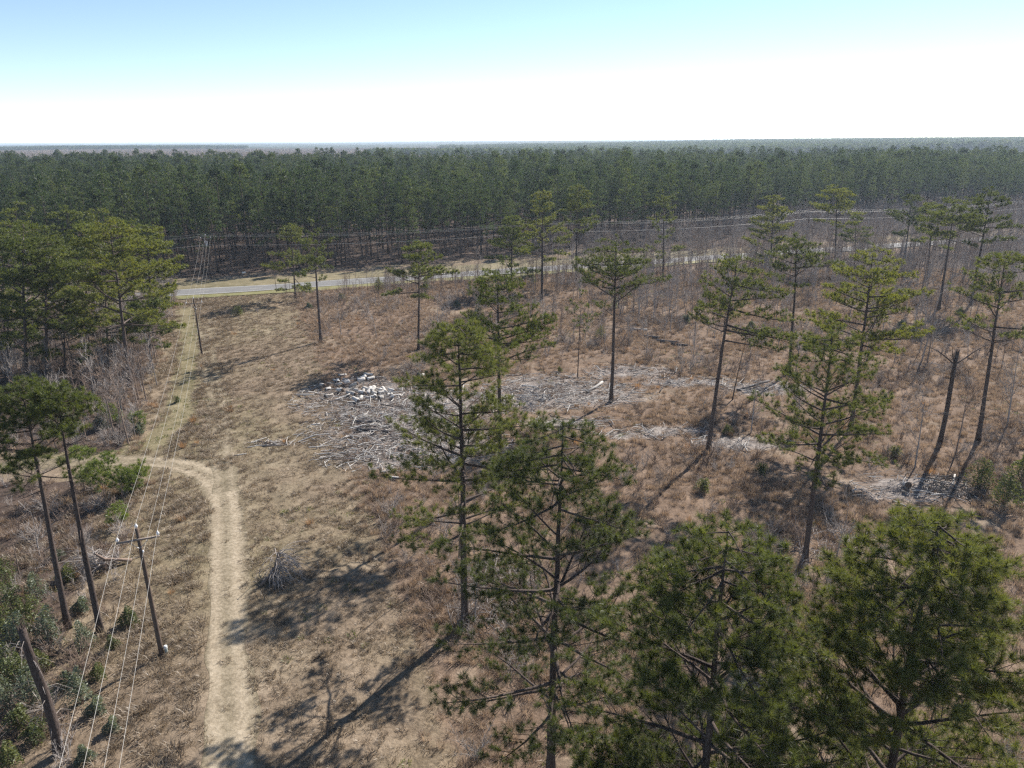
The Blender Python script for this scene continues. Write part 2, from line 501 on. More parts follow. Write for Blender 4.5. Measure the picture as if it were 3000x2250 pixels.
def strip(name, pts, offs, mat, dz, attr=None, jit=0.0, seed=0, kind='structure'):
    pts = np.asarray(pts, float)
    T = np.gradient(pts, axis=0); T /= np.linalg.norm(T, axis=1, keepdims=True)
    Nn = np.stack([-T[:, 1], T[:, 0]], 1)
    offs = np.asarray(offs, float); k = len(offs)
    O = np.repeat(offs[None], len(pts), 0)
    if jit:
        rg = np.random.default_rng(seed)
        kern = np.hanning(9); kern /= kern.sum()
        for c_i in (0, -1):
            O[:, c_i] += np.clip(np.convolve(rg.normal(0, jit*2.0, len(pts)+8), kern, 'valid'), -.38, .38)
    XY = pts[:, None]+Nn[:, None]*O[:, :, None]
    Z = height(XY[..., 0], XY[..., 1])+dz
    V = np.concatenate([XY, Z[..., None]], -1).reshape(-1, 3)
    ii = np.arange(len(pts)*k).reshape(len(pts), k)
    Ff = np.stack([ii[:-1, 1:], ii[:-1, :-1], ii[1:, :-1], ii[1:, 1:]], -1).reshape(-1, 4)
    me_ = mesh(name, V, Ff, [mat], smooth=True)
    if attr is not None:
        a_ = me_.attributes.new('rut', 'FLOAT', 'POINT')
        a_.data.foreach_set('value', (np.asarray(attr, np.float32)[None]*(np.clip((pts[:, :1]+52)/14, .0, 1) if name == 'dirt_track' else np.linspace(.7, .55, len(pts))[:, None])).astype(np.float32).ravel())
    return tag(link(name, me_), kind=kind)

tc_pts = catmull(TRACK, 14)
strip('dirt_track', tc_pts, [-1.65, -1.2, -.88, -.6, -.25, .12, .5, .80, 1.1, 1.5], M['track'], .012,
      [0.0, .75, 1.0, .85, .42, .38, .75, 1.0, .8, 0.0], .32, 3)
strip('worn_lane', catmull(SPUR, 14), [-1.35, -1.0, -.75, -.4, 0, .4, .75, 1.0, 1.35], M['track'], .02, [.0, .45, .75, .4, .05, .4, .75, .45, 0], .25, 9)
rx = np.arange(-420, 520, 4.0)
rpts = np.stack([rx, ROAD(rx)], 1)
rpts_l = rpts[rx < 75]
strip('verge_far', rpts_l, [4.2, 8, 11, 15.5], M['verge'], .02, jit=.9, seed=4)
strip('verge_near', rpts_l, [-8.0, -6, -4.0], M['verge_green'], .02, jit=.35, seed=6)
strip('verge_shoulder', rpts, [-4.1, -2, 0, 2, 4.3], M['verge'], .03)
strip('road', rpts, [-3.7, -1.8, 0, 1.8, 3.7], M['asphalt'], .06)
el = strip('road_edge_line_near', rpts, [-3.42, -3.24], M['paint_white'], .066)
er = strip('road_edge_line_far', rpts, [3.24, 3.42], M['paint_white'], .066)
for k, s0 in enumerate(np.arange(-150, 300, 12.0)):
    xs = np.array([s0, s0+1.4, s0+2.8])
    strip('road_centre_dash', np.stack([xs, ROAD(xs)], 1), [-.07, .07], M['paint_yellow'], .066)

# ------------------------------------------------------------------ pine generator
def tuft_template(rng, n, length, width, back=.45):
    az = rng.uniform(0, 2*math.pi, n); pol = np.radians(rng.uniform(8, 92, n))
    d = np.stack([np.sin(pol)*np.cos(az), np.sin(pol)*np.sin(az), np.cos(pol)], 1)
    base = np.zeros((n, 3)); base[:, 2] = -rng.uniform(0, back*length, n)
    L = length*rng.uniform(.7, 1.15, n)
    _, U, W = frames(d)
    ph = rng.uniform(0, 6.28, n)[:, None]
    S = U*np.cos(ph)+W*np.sin(ph)
    tip = base+d*L[:, None]
    tip[:, 2] -= .12*L
    V = np.stack([base-S*width*.5, base+S*width*.5, tip], 1)
    return V                                            # n,3,3

def place_tufts(T_list, P, D, S, rng):
    """instances tuft templates into one vertex array"""
    P = np.asarray(P, float); n = len(P)
    D_, U, W = frames(np.asarray(D, float))
    ph = rng.uniform(0, 6.28, n)[:, None]
    A = U*np.cos(ph)+W*np.sin(ph); B = np.cross(D_, A)
    which = rng.integers(0, len(T_list), n)
    Vs = []; own = []
    for w, T in enumerate(T_list):
        s = which == w
        if not s.any(): continue
        t = T.reshape(-1, 3)
        v = (A[s][:, None]*t[None, :, 0:1]+B[s][:, None]*t[None, :, 1:2]+D_[s][:, None]*t[None, :, 2:3])*np.asarray(S)[s][:, None, None]+P[s][:, None]
        Vs.append(v.reshape(-1, 3)); own.append(np.repeat(np.where(s)[0], len(t)))
    V = np.concatenate(Vs); own = np.concatenate(own)
    return V, np.arange(len(V)).reshape(-1, 3), own

def pine_data(seed, H, cb, Rc, lod=1, lean=(0, 0), r0=None, nl=None, kink=0.0, up_top=62, low=2, dens=1.0, flat=0.0, stubs=3, side=None, gaps=0.0, dome=.52, dist=90.0):
    rng = np.random.default_rng(seed); flat = flat*.45
    r0 = r0 or .0125*H
    n = 12 if lod < 2 else 6
    t = np.linspace(0, 1, n)
    wob = np.cumsum(rng.normal(0, .05 if lod < 2 else .03, (n, 2)), 0)*(H/22)*kink_scale(lod)
    P = np.stack([lean[0]*t**1.1+wob[:, 0]*t, lean[1]*t**1.1+wob[:, 1]*t, -.35+t*(H+.1)], 1)
    rad = r0*((1-t)**.75*.93+.05)
    rad[0] *= 1.35
    trunkV, trunkF = tube(P, rad, {0: 9, 1: 7, 2: 4}[lod], True, rng, .05 if lod < 2 else 0)
    axis = lambda z: np.array([np.interp(z, P[:, 2], P[:, 0]), np.interp(z, P[:, 2], P[:, 1]), z])
    nl = int(1.12*(nl or {0: 44, 1: 34, 2: 20}[lod]))
    limbs = []                                # polylines
    tP, tD, tS = [], [], []                   # tufts
    s0, s1, q0, q1 = [], [], [], []           # twig segments
    az = rng.uniform(0, 6.28)
    zs = cb*H+(H*(1-cb))*np.sort(rng.uniform(0, 1, nl)**.92)
    zs[-1] = H*.985
    for z in zs:
        s = (z-cb*H)/(H*(1-cb))
        az += 2.4+rng.normal(0, .35)
        cone = (.72+.28*min(1, s/.22))*(1-max(0, s-.2)/.86)**.6
        rnd_ = (.62+.38*min(1, s/.35))*math.sqrt(max(.02, 1-(max(0, s-.3)/.74)**2.0))
        prof = cone*(1-flat)+rnd_*flat
        L = Rc*max(.16, prof)*rng.uniform(.72, 1.2)
        if side is not None:
            L *= 1+.35*math.cos(az-side)
        if gaps and rng.random() < gaps:
            L *= .35
        e = R(low+(min(up_top, 56)-low)*s**1.3+rng.normal(0, 11))
        room = (H-dome*H*(1-cb)*min(1.2, L/Rc)**1.5-z)/max(L, .1)      # tips keep to a domed outline
        e = min(e, math.asin(min(.97, max(-.30, room*.9))))
        p = axis(z)
        npt = {0: 7, 1: 6, 2: 4}[lod]
        pts = [p]
        a2 = az; e2 = e
        st = L/(npt-1)
        bend = rng.uniform(-1, 6) if s > .25 else rng.uniform(-3, 7)
        for k in range(npt-1):
            d = np.array([math.cos(a2)*math.cos(e2), math.sin(a2)*math.cos(e2), math.sin(e2)])
            p = p+d*st; pts.append(p)
            a2 += rng.normal(0, .10); e2 = min(e2+R(bend), R(66)) if room > .45 else e2+R(bend)*.3
        pts = np.array(pts)
        lr = .012+.0155*L
        limbs.append((pts, np.linspace(lr, .012, npt)))
        ld = pts[-1]-pts[-2]; ld /= np.linalg.norm(ld)
        # side branches
        nb = max(2, int(L*{0: 2.3, 1: 2.6, 2: 1.7}[lod]*dens+.6))
        us = np.clip(np.linspace(.22 if s > .3 else .36, .97, nb)+rng.normal(0, .04, nb), .15, 1)
        sg = 1
        for u in us:
            f = u*(npt-1); i0 = min(int(f), npt-2)
            b = pts[i0]+(pts[i0+1]-pts[i0])*(f-i0)
            dd = pts[i0+1]-pts[i0]; dd /= np.linalg.norm(dd)
            sg = -sg
            sid = np.cross(dd, [0, 0, 1.0]); sid /= max(np.linalg.norm(sid), 1e-6)
            ang = R(rng.uniform(30, 65))
            bd = dd*math.cos(ang)+sid*sg*math.sin(ang)+np.array([0, 0, rng.uniform(.05, .45)])
            bd /= np.linalg.norm(bd)
            bl = (.32*L*(1.15-u)+.35)*rng.uniform(.7, 1.3)
            e1 = b+bd*bl
            s0.append(b); s1.append(e1); q0.append(.010+.008*bl); q1.append(.006)
            nt_ = {0: 2+int(bl*2.6), 1: 3+int(bl*2.2), 2: 1+int(bl*1.2)}[lod]
            for w in range(nt_):
                g = 1.0 if w == 0 else rng.uniform(.35, 1)
                o = b+bd*bl*g
                td_ = bd*.6+rng.normal(0, .45, 3)+np.array([0, 0, .55])
                td_ /= np.linalg.norm(td_)
                tl = rng.uniform(.12, .42)
                q = o+td_*tl
                if lod < 2:
                    s0.append(o); s1.append(q); q0.append(.008); q1.append(.005)
                tP.append(q); tD.append(td_); tS.append(rng.uniform(.75, 1.15))
        tP.append(pts[-1]); tD.append(ld+[0, 0, .4]); tS.append(1.15)
    # leader
    for k in range({0: 7, 1: 5, 2: 3}[lod]):
        tP.append(axis(H*(1-.012*k))+rng.normal(0, .12, 3)); tD.append(np.array([0, 0, 1.0])+rng.normal(0, .3, 3)); tS.append(1.1)
    # dead stubs below the crown
    stub = []
    for k in range(stubs if lod < 2 else 0):
        z = H*cb*rng.uniform(.45, 1.0); a = rng.uniform(0, 6.28); L = rng.uniform(.5, 2.2); e = R(rng.uniform(-15, 25))
        p = axis(z); d = np.array([math.cos(a)*math.cos(e), math.sin(a)*math.cos(e), math.sin(e)])
        stub.append((np.array([p, p+d*L*.5, p+d*L+[0, 0, rng.uniform(-.3, .2)]]), np.array([.035, .022, .008])))
    tP, tD, tS = np.array(tP), np.array(tD), np.array(tS)
    nn, nlen, nw = (10, .72, .17) if lod == 2 else (58, .36, .0155) if dist < 46 else (38, .36, .024) if dist < 75 else \
        (19, .40, .046) if dist < 112 else (13, .46, .070) if dist < 140 else (8, .50, .115)
    TT = [tuft_template(rng, nn, nlen, nw) for _ in range(5)]
    V, Fc, own = place_tufts(TT, tP, tD, tS, rng)
    tint = np.clip(.5+rng.normal(0, .22, len(tP)), 0, 1)[own]
    return dict(trunk=(trunkV, trunkF), limbs=limbs, twig=(np.array(s0), np.array(s1), np.array(q0), np.array(q1)), stubs=stub, crown=(V, Fc, tint), H=H, axis=axis)

def kink_scale(lod):
    return 1.0

def join_limbs(sp, limbs, k):
    for pts, rr in limbs:
        V, Fq = tube(pts, rr, k, False)
        sp.add(V, Fq)

def build_pine(name, seed, loc, label, group, H, cb, Rc, lod, needle='needle', **kw):
    dist = math.hypot(loc[0], loc[1])
    d = pine_data(seed, H, cb, Rc, lod, dist=dist, **kw)
    root = link(name, None, None, loc)
    root.empty_display_size = .5
    tag(root, label, 'tree', group)
    sp = Soup(); sp.add(*d['trunk'])
    join_limbs(sp, d['stubs'], 4)
    if lod == 0:
        link('trunk', sp.mesh('trunk', [M['bark']], True), root)
        for pts, rr in d['limbs']:
            V, Fq = tube(pts, rr, 5, False)
            link('branch', mesh('branch', V, Fq, [M['bark']], smooth=True), root)
    else:
        join_limbs(sp, d['limbs'], 4)
        link('trunk', sp.mesh('trunk', [M['bark']], True), root)
    sp = Soup()
    V, Fc, tint = d['crown']
    sp.add(V, Fc, 0, tint)
    if dist < 130:
        tv, tf = segs(*d['twig'], 3)
        sp.add(tv, tf, 1)
    link('crown', sp.mesh('crown', [M[needle], M['bark']], False, True), root)
    return root

LONE = 'lone pines left standing in the clearing'
LEFTP = 'pines in the left thicket'
# label, base pixel, top pixel, lowest crown pixel y, crown half width in pixels, options
PINES = [
 ('tall narrow pine whose crown stands in front of the slash pile', (1363, 1832), (1342, 938), 1600, 235, LONE, dict(lod=0, nl=54, dens=1.25, low=-6, up_top=58, flat=.3)),
 ('dense round pine directly behind the tall narrow pine near the slash pile', (1465, 1411), (1460, 796), 1100, 150, LONE, dict(lod=0, nl=40, low=8, flat=.25)),
 ('slim straight pine with long bare lower trunk standing just past the front right crowns', (2357, 1648), (2448, 949), 1380, 165, LONE, dict(lod=0, nl=46, dens=.9, low=5, flat=.3)),
 ('forked open crowned pine with long trunk shadow beside the pale slash', (1790, 1175), (1810, 690), 930, 135, LONE, dict(lod=0, nl=26, dens=.9, flat=.55, low=22, up_top=60, stubs=8)),
 ('thick trunked leaning pine right of the forked pine with drooping lower branches', (2075, 1320), (2150, 750), 1010, 140, LONE, dict(lod=0, nl=28, dens=1.0, flat=.4, low=0, stubs=8, side=0.2)),
 ('sparse topped pine with long bare trunk behind the thick leaning pine', (2312, 1094), (2335, 690), 840, 95, LONE, dict(nl=22, dens=.7, flat=.5, low=15, stubs=8, gaps=.3)),
 ('broad bright green pine with layered spreading branches behind the slim straight pine', (2493, 1258), (2556, 722), 1040, 145, LONE, dict(lod=0, nl=36, dens=1.1, flat=.2, low=-2)),
 ('tall leaning pine with half bare trunk at the right edge of the photo', (2865, 1290), (2950, 738), 1010, 115, LONE, dict(lod=0, nl=30, dens=.8, low=12, stubs=8)),
 ('tall pine with long leaning bare trunk near the right edge, left of its twin', (2750, 907), (2800, 579), 690, 75, LONE, dict(flat=.4, nl=24)),
 ('tall pine with long leaning bare trunk nearest the right edge by the road', (2845, 890), (2905, 548), 680, 70, LONE, dict(flat=.4, nl=24)),
 ('pine at the road edge left of three leaning trunks on the right', (2649, 772), (2672, 570), 680, 62, LONE, dict(nl=24, flat=.3)),
 ('short crowned pine between two taller leaning pines at the right', (2716, 820), (2735, 590), 700, 55, LONE, dict(nl=22, flat=.3)),
 ('wide flat crowned pine by the road above the broad bright green pine', (2445, 788), (2457, 543), 640, 68, LONE, dict(nl=26, flat=.4)),
 ('dense cone shaped pine by the road near the roadside wires', (2255, 805), (2267, 570), 745, 72, LONE, dict(nl=34, low=-5, dens=1.2)),
 ('small pine with short crown standing at the road on the right', (2505, 765), (2508, 632), 700, 38, LONE, dict(nl=22)),
 ('tall pine with bare lower trunk in front of the road at centre', (1587, 882), (1592, 556), 740, 72, LONE, dict(nl=30, flat=.2)),
 ('tall straight pine at the road just right of centre', (1687, 825), (1692, 538), 680, 62, LONE, dict(nl=28, flat=.2)),
 ('thin pine with sparse crown by the road behind the forked pine', (1942, 812), (1947, 555), 720, 50, LONE, dict(nl=22, dens=.8)),
 ('light green bushy pine in front of the road at centre', (1497, 852), (1502, 633), 800, 85, LONE, dict(nl=36, dens=1.2, low=0)),
 ('two lobed pine standing between the open field and the slash pile', (1226, 1024), (1230, 712), 880, 105, LONE, dict(nl=26, flat=.5, dens=1.1, gaps=.2)),
 ('slim pine with sparse low branches at the right edge of the open field', (940, 1001), (915, 640), 830, 62, LONE, dict(nl=22, dens=.7, gaps=.3, stubs=8)),
 ('bushy pine beside the road where the field ends', (866, 874), (850, 655), 830, 68, LONE, dict(nl=32, dens=1.1, low=-4)),
 ('small thin pine beside the forked pine with one side branch of needles', (1692, 1105), (1706, 850), 960, 50, LONE, dict(nl=9, dens=.5, r0=.10)),
 ('thin leaning young pine with a small tuft crown right of the thick leaning pine', (2145, 1172), (2190, 960), 1010, 45, LONE, dict(nl=10, dens=.6, r0=.09)),
 ('big dark trunked pine at the far left of the left thicket', (79, 1105), (68, 650), 900, 130, LEFTP, dict(lod=0, nl=36, flat=.3)),
 ('pine with straight trunk next to the big dark trunked pine', (136, 1105), (150, 690), 900, 95, LEFTP, dict(nl=32, flat=.3)),
 ('full round crowned pine at the middle of the left thicket', (380, 1132), (325, 640), 890, 125, LEFTP, dict(lod=0, nl=40, flat=.3, dens=1.1)),
 ('rounded bright pine at the right edge of the left thicket', (450, 1010), (432, 660), 860, 85, LEFTP, dict(nl=36, flat=.35, dens=1.15)),
 ('pine with short crown behind the round crowned pine in the left thicket', (258, 1010), (245, 655), 850, 75, LEFTP, dict(nl=30)),
 ('pine cut by the left edge of the photo behind the big dark trunked pine', (15, 1000), (5, 670), 850, 85, LEFTP, dict(nl=30, flat=.3)),
 ('shorter bushy pine under the round crowned pine in the left thicket', (318, 1085), (310, 830), 1000, 75, LEFTP, dict(nl=30, dens=1.2, low=0)),
 ('shorter bushy pine between the dark trunks at the far left', (190, 1085), (185, 840), 1000, 75, LEFTP, dict(nl=30, dens=1.2, low=0)),
 ('low bright pine at the right front of the left thicket', (440, 1075), (436, 850), 990, 60, LEFTP, dict(nl=26, dens=1.1, low=0)),
 ('shorter pine half cut by the left photo edge in the thicket', (25, 1090), (22, 850), 1010, 75, LEFTP, dict(nl=28, dens=1.1, low=0)),
 ('dark pine behind the left thicket, nearest the road corner', (395, 940), (385, 640), 800, 72, LEFTP, dict(nl=28, flat=.4)),
 ('tall pine at the back of the left thicket between two round crowns', (205, 930), (195, 600), 780, 80, LEFTP, dict(nl=30, flat=.4)),
 ('yellowish green pine at the back of the left thicket near the photo edge', (60, 915), (45, 590), 780, 85, LEFTP, dict(nl=30, flat=.4)),
 ('pine at the back of the left thicket just left of the round crowned pine', (300, 905), (292, 610), 770, 68, LEFTP, dict(nl=28, flat=.4)),
 ('near left pine with peeling trunk and crown cut by the photo edge', (199, 1838), (75, 1115), 1400, 110, LEFTP, dict(lod=0, nl=40, dens=1.4, stubs=14, flat=.6)),
 ('near left pine with the small high crown, right one of the pair', (294, 1850), (160, 1135), 1270, 72, LEFTP, dict(lod=0, nl=26, dens=1.4, stubs=16, flat=.6)),
]
PINE_XY = []
for k, (lab, b, tp, cy, hw, grp, kw) in enumerate(PINES):
    x, y, z = G(*b)
    tx, _, tz = at_y(*tp, y)
    _, _, cz = at_y(b[0], cy, y)
    H = tz-z
    if grp == LEFTP and y > 60: cz -= .17*H; hw *= 1.12
    if grp == LONE and y > 135: cz -= .13*H; kw = dict(kw, flat=kw.get('flat', 0)*.3, dome=.55)
    slant = math.hypot(math.hypot(x, y), CAMH-.6*H)
    Rc = hw/FPX*slant*1.12
    kw = dict(kw); lod = kw.pop('lod', 1)
    build_pine('pine_tree', 100+k, (x, y, z), lab, grp, H, max(.12, (cz-z)/H), Rc, lod, needle='needle_bright' if (grp == LEFTP or 'bright' in lab or 'light green' in lab or 'dense round' in lab) else 'needle', lean=(tx-x, 0), **kw)
    PINE_XY.append((x, y))
for k, (lab, x, y, H, cb, Rc, kw) in enumerate([
    ('large spreading pine at bottom centre with long upswept limbs', 2.1, 31.6, 22.2, .16, 6.8, dict(nl=54, dens=1.1, low=-6, up_top=60, flat=.4)),
    ('dense bushy pine crown filling the bottom, between the spreading pine and the corner pine', 7.5, 21.0, 22.6, .22, 5.7, dict(nl=76, dens=1.6, low=2, flat=.8, up_top=60, dome=.46)),
    ('dense pine crown filling the bottom right corner', 15.4, 21.8, 22.6, .22, 5.6, dict(nl=76, dens=1.6, low=2, flat=1.0, up_top=60, dome=.42)),
    ]):
    build_pine('pine_tree', 60+k, (x, y, float(height(x, y))), lab, LONE, H, cb, Rc, 0, lean=(.2-.4*k, .3), **kw)
    PINE_XY.append((x, y))
PINE_XY = np.array(PINE_XY)

# ------------------------------------------------------------------ broken pine snags
def snag(label, b, tp, seed, limbs_top, nstub):
    rng = np.random.default_rng(seed)
    x, y, z = G(*b); tx, _, tz = at_y(*tp, y); H = tz-z
    root = link('pine_snag', None, None, (x, y, z)); tag(root, label, 'dead tree')
    t = np.linspace(0, 1, 9)
    P = np.stack([(tx-x)*t+.12*np.sin(t*5), .1*np.sin(t*4), -.3+t*(H+.3)], 1)
    rr = .30*(1-.32*t); rr[0] *= 1.25
    V, Fq = tube(P, rr, 10, True, rng, .06)
    sp = Soup(); sp.add(V, Fq)
    for k in range(9):                               # splintered top
        a = k*.7; p = P[-1]+.16*np.array([math.cos(a), math.sin(a), 0])
        vv, ff = segs([p-[0, 0, .15]], [p+np.array([0, 0, rng.uniform(.1, .5)])+rng.normal(0, .04, 3)], [.06], [.01], 4); sp.add(vv, ff)
    link('trunk', sp.mesh('trunk', [M['bark']], True), root)
    for k in range(nstub):
        s = rng.uniform(.2, .97); a = rng.uniform(0, 6.28); L = rng.uniform(.4, 1.6)
        p = np.array([np.interp(s, t, P[:, 0]), np.interp(s, t, P[:, 1]), np.interp(s, t, P[:, 2])])
        d = np.array([math.cos(a), math.sin(a), rng.uniform(-.5, .5)])
        pts = np.array([p, p+d*L*.5+[0, 0, .1], p+d*L+[0, 0, -.35*L]])
        V, Fq = tube(pts, [.022, .014, .006], 4, False)
        link('branch_stub', mesh('branch_stub', V, Fq, [M['twig']]), root)
    for a, e, L in limbs_top:
        p = P[-2].copy(); pts = [p]; e2 = R(e)
        for k in range(6):
            p = p+np.array([math.cos(R(a))*math.cos(e2), math.sin(R(a))*math.cos(e2), math.sin(e2)])*L/6; pts.append(p); e2 += R(rng.normal(0, 7))
        pts = np.array(pts)
        sp = Soup(); V, Fq = tube(pts, np.linspace(.09, .015, 7), 6, False); sp.add(V, Fq)
        for j in range(12):
            q = pts[rng.integers(2, 7)]; dd = rng.normal(0, 1, 3); dd /= np.linalg.norm(dd)
            vv, ff = segs([q], [q+dd*rng.uniform(.4, 1.1)], [.018], [.005], 3); sp.add(vv, ff)
        link('branch', sp.mesh('branch', [M['bark']], True), root)
    return root
snag('broken pine trunk with two bare forked limbs at right of clearing', (2752, 1302), (2807, 1033), 7, [(150, 38, 5.0), (20, 25, 6.0), (200, 55, 2.5)], 10)
snag('broken topless pine trunk wrapped in vines at the bottom left corner', (172, 2212), (72, 1839), 8, [], 26)

# ------------------------------------------------------------------ bare trees
def bare_data(seed, H, spread=.35, n_main=9, twigs=3, r0=None, lean=0.0):
    rng = np.random.default_rng(seed); r0 = r0 or .011*H
    n = 8; t = np.linspace(0, 1, n)
    w = np.cumsum(rng.normal(0, .035*H/8*2, (n, 2)), 0)
    P = np.stack([w[:, 0]*t+lean*t*H, w[:, 1]*t, -.2+t*(H+.2)*1.0], 1)
    trunk = tube(P, r0*(1-t)**.8+.008, 5, False)
    s0, s1, q0, q1 = [], [], [], []
    def grow(p, d, L, r, depth):
        k = 3; 
        for i in range(k):
            d = d+rng.normal(0, .16, 3)+np.array([0, 0, .07]); d = d/np.linalg.norm(d)
            q = p+d*L/k
            s0.append(p); s1.append(q); q0.append(r*(1-.25*i)); q1.append(r*(1-.25*(i+1)))
            p = q
            if depth > 0:
                for j in range(2 if depth > 1 else twigs-1):
                    dd = d+rng.normal(0, .65, 3)+np.array([0, 0, .15]); dd /= np.linalg.norm(dd)
                    grow(p, dd, L*rng.uniform(.35, .6), r*.5, depth-1)
    for i in range(n_main):
        s = rng.uniform(.25, .98)
        p = np.array([np.interp(s, t, P[:, 0]), np.interp(s, t, P[:, 1]), np.interp(s, t, P[:, 2])])
        a = rng.uniform(0, 6.28); e = R(rng.uniform(30, 70))
        d = np.array([math.cos(a)*math.cos(e), math.sin(a)*math.cos(e), math.sin(e)])
        grow(p, d, H*spread*(1.15-s*.6)*rng.uniform(.6, 1.1), r0*.38*(1.1-s*.6), 1)
    return trunk, segs(np.array(s0), np.array(s1), np.maximum(q0, .018), np.maximum(q1, .012), 3)

BARE = []
for k, (H, spd, nm, tw, mt) in enumerate([(7, .34, 11, 4, 'twig'), (9, .3, 12, 4, 'twig'), (5.5, .36, 10, 4, 'twig'), (8, .22, 8, 3, 'twig_brown'), (6.5, .42, 12, 4, 'twig'), (10, .26, 10, 4, 'twig_brown')]):
    tr, cr = bare_data(300+k, H, spd, nm, tw)
    BARE.append((mesh('bare_trunk', *tr, [M[mt]], smooth=True), mesh('bare_crown', *cr, [M[mt]]), H, M[mt]))
def bare_tree(k, loc, rz, sc, label, group, tilt=0.0):
    root = link('bare_tree', None, None, loc, rz)
    root.scale = (sc, sc, sc*1.0); root.rotation_euler = (tilt, tilt*.5, rz)
    tag(root, label, 'tree', group)
    link('trunk', BARE[k][0], root); link('crown', BARE[k][1], root)
    return root

# ------------------------------------------------------------------ scatter with geometry nodes (uncountable cover only)
def scatter(name, protos, P, rz, S, which, label, cat, tilt=None):
    col = bpy.data.collections.new(name+'_kinds')
    for i, me_ in enumerate(protos):
        o = bpy.data.objects.new('%s_kind_%02d' % (name, i), me_); col.objects.link(o)
    P = np.asarray(P, np.float32); n = len(P)
    me_ = bpy.data.meshes.new(name); me_.vertices.add(n); me_.vertices.foreach_set('co', P.ravel())
    rot = np.zeros((n, 3), np.float32); rot[:, 2] = rz
    if tilt is not None:
        rot[:, :2] = tilt
    a = me_.attributes.new('rot', 'FLOAT_VECTOR', 'POINT'); a.data.foreach_set('vector', rot.ravel())
    S = np.asarray(S, np.float32)
    if S.ndim == 1: S = np.stack([S, S, S], 1)
    a = me_.attributes.new('scl', 'FLOAT_VECTOR', 'POINT'); a.data.foreach_set('vector', S.ravel())
    a = me_.attributes.new('idx', 'INT', 'POINT'); a.data.foreach_set('value', np.asarray(which, np.int32))
    ob = link(name, me_)
    ng = bpy.data.node_groups.new(name+'_nodes', 'GeometryNodeTree')
    ng.interface.new_socket('Geometry', in_out='INPUT', socket_type='NodeSocketGeometry')
    ng.interface.new_socket('Geometry', in_out='OUTPUT', socket_type='NodeSocketGeometry')
    L = ng.links.new
    gi = ng.nodes.new('NodeGroupInput'); go = ng.nodes.new('NodeGroupOutput')
    mp = ng.nodes.new('GeometryNodeMeshToPoints'); L(gi.outputs[0], mp.inputs[0])
    ci = ng.nodes.new('GeometryNodeCollectionInfo'); ci.inputs[0].default_value = col
    ci.inputs[1].default_value = True; ci.inputs[2].default_value = True
    ip = ng.nodes.new('GeometryNodeInstanceOnPoints')
    L(mp.outputs[0], ip.inputs['Points']); L(ci.outputs[0], ip.inputs['Instance']); ip.inputs['Pick Instance'].default_value = True
    def attr(nm, dt):
        an = ng.nodes.new('GeometryNodeInputNamedAttribute'); an.data_type = dt; an.inputs[0].default_value = nm
        return an.outputs[0]
    L(attr('idx', 'INT'), ip.inputs['Instance Index'])
    er_ = ng.nodes.new('FunctionNodeEulerToRotation'); L(attr('rot', 'FLOAT_VECTOR'), er_.inputs[0]); L(er_.outputs[0], ip.inputs['Rotation'])
    L(attr('scl', 'FLOAT_VECTOR'), ip.inputs['Scale'])
    L(ip.outputs[0], go.inputs[0])
    md = ob.modifiers.new('scatter', 'NODES'); md.node_group = ng
    return tag(ob, label, cat, kind='stuff')

# ------------------------------------------------------------------ the pine forest beyond the road
FOREST = []
for k in range(7):
    H = [24, 23, 25, 22, 24, 21, 25.5][k]
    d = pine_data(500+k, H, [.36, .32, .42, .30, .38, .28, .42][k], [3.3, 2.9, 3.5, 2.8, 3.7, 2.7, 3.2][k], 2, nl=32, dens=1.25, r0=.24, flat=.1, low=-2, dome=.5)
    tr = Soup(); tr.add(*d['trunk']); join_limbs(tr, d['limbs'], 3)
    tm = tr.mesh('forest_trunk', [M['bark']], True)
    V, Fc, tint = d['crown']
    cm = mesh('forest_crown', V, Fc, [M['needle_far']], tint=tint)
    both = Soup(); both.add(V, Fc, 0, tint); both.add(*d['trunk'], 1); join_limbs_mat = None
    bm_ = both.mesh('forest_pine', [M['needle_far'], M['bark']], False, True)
    FOREST.append((tm, cm, bm_))

rng = np.random.default_rng(21)
sp_ = 6.0
fx, fy = np.meshgrid(np.arange(-640, 640, sp_), np.arange(60, 700, sp_))
fx = fx.ravel()+rng.normal(0, 1.4, fx.size); fy = fy.ravel()+rng.normal(0, 1.4, fy.size)
back = 655+25*np.sin(fx*.012)+12*np.sin(fx*.05)-np.clip(fx-250, 0, 400)*.15
keep = (fy > EDGE(fx)+rng.normal(2, 1.5, fx.size)) & (fy < back) & in_view(fx, fy, 1.1) & (rng.random(fx.size) > .12+.22*(np.sin(fx*.06+1.5*np.sin(fy*.05))*np.sin(fy*.07+1.2*np.sin(fx*.04)) > .45))
fx, fy = fx[keep], fy[keep]
dist = np.hypot(fx, fy)+.0*fx
# trees that show: near the front edge first
order = np.argsort((fy-EDGE(fx))*1.0+np.hypot(fx, fy)*.25)
front, rest = order[:300], order[300:]
frz = rng.uniform(0, 6.28, fx.size); fsc = np.clip(rng.normal(.95, .13, fx.size)+.06*np.sin(fx*.03+2*np.sin(fy*.02))+.05*np.sin(fy*.045-fx*.02), .60, 1.2); fk = rng.integers(0, 7, fx.size)
for i in front:
    tm, cm, _ = FOREST[fk[i]]
    root = link('forest_pine', None, None, (fx[i], fy[i], float(height(fx[i], fy[i]))), frz[i])
    root.scale = (fsc[i],)*3
    tag(root, 'tall dark pine along the front edge of the dense forest beyond the road', 'tree', 'pines at the front of the forest beyond the road')
    link('trunk', tm, root); link('crown', cm, root)
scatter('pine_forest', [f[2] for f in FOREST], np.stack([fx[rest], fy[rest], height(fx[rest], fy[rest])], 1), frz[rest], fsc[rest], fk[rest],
        'dense dark green pine forest stretching back beyond the road', 'forest')

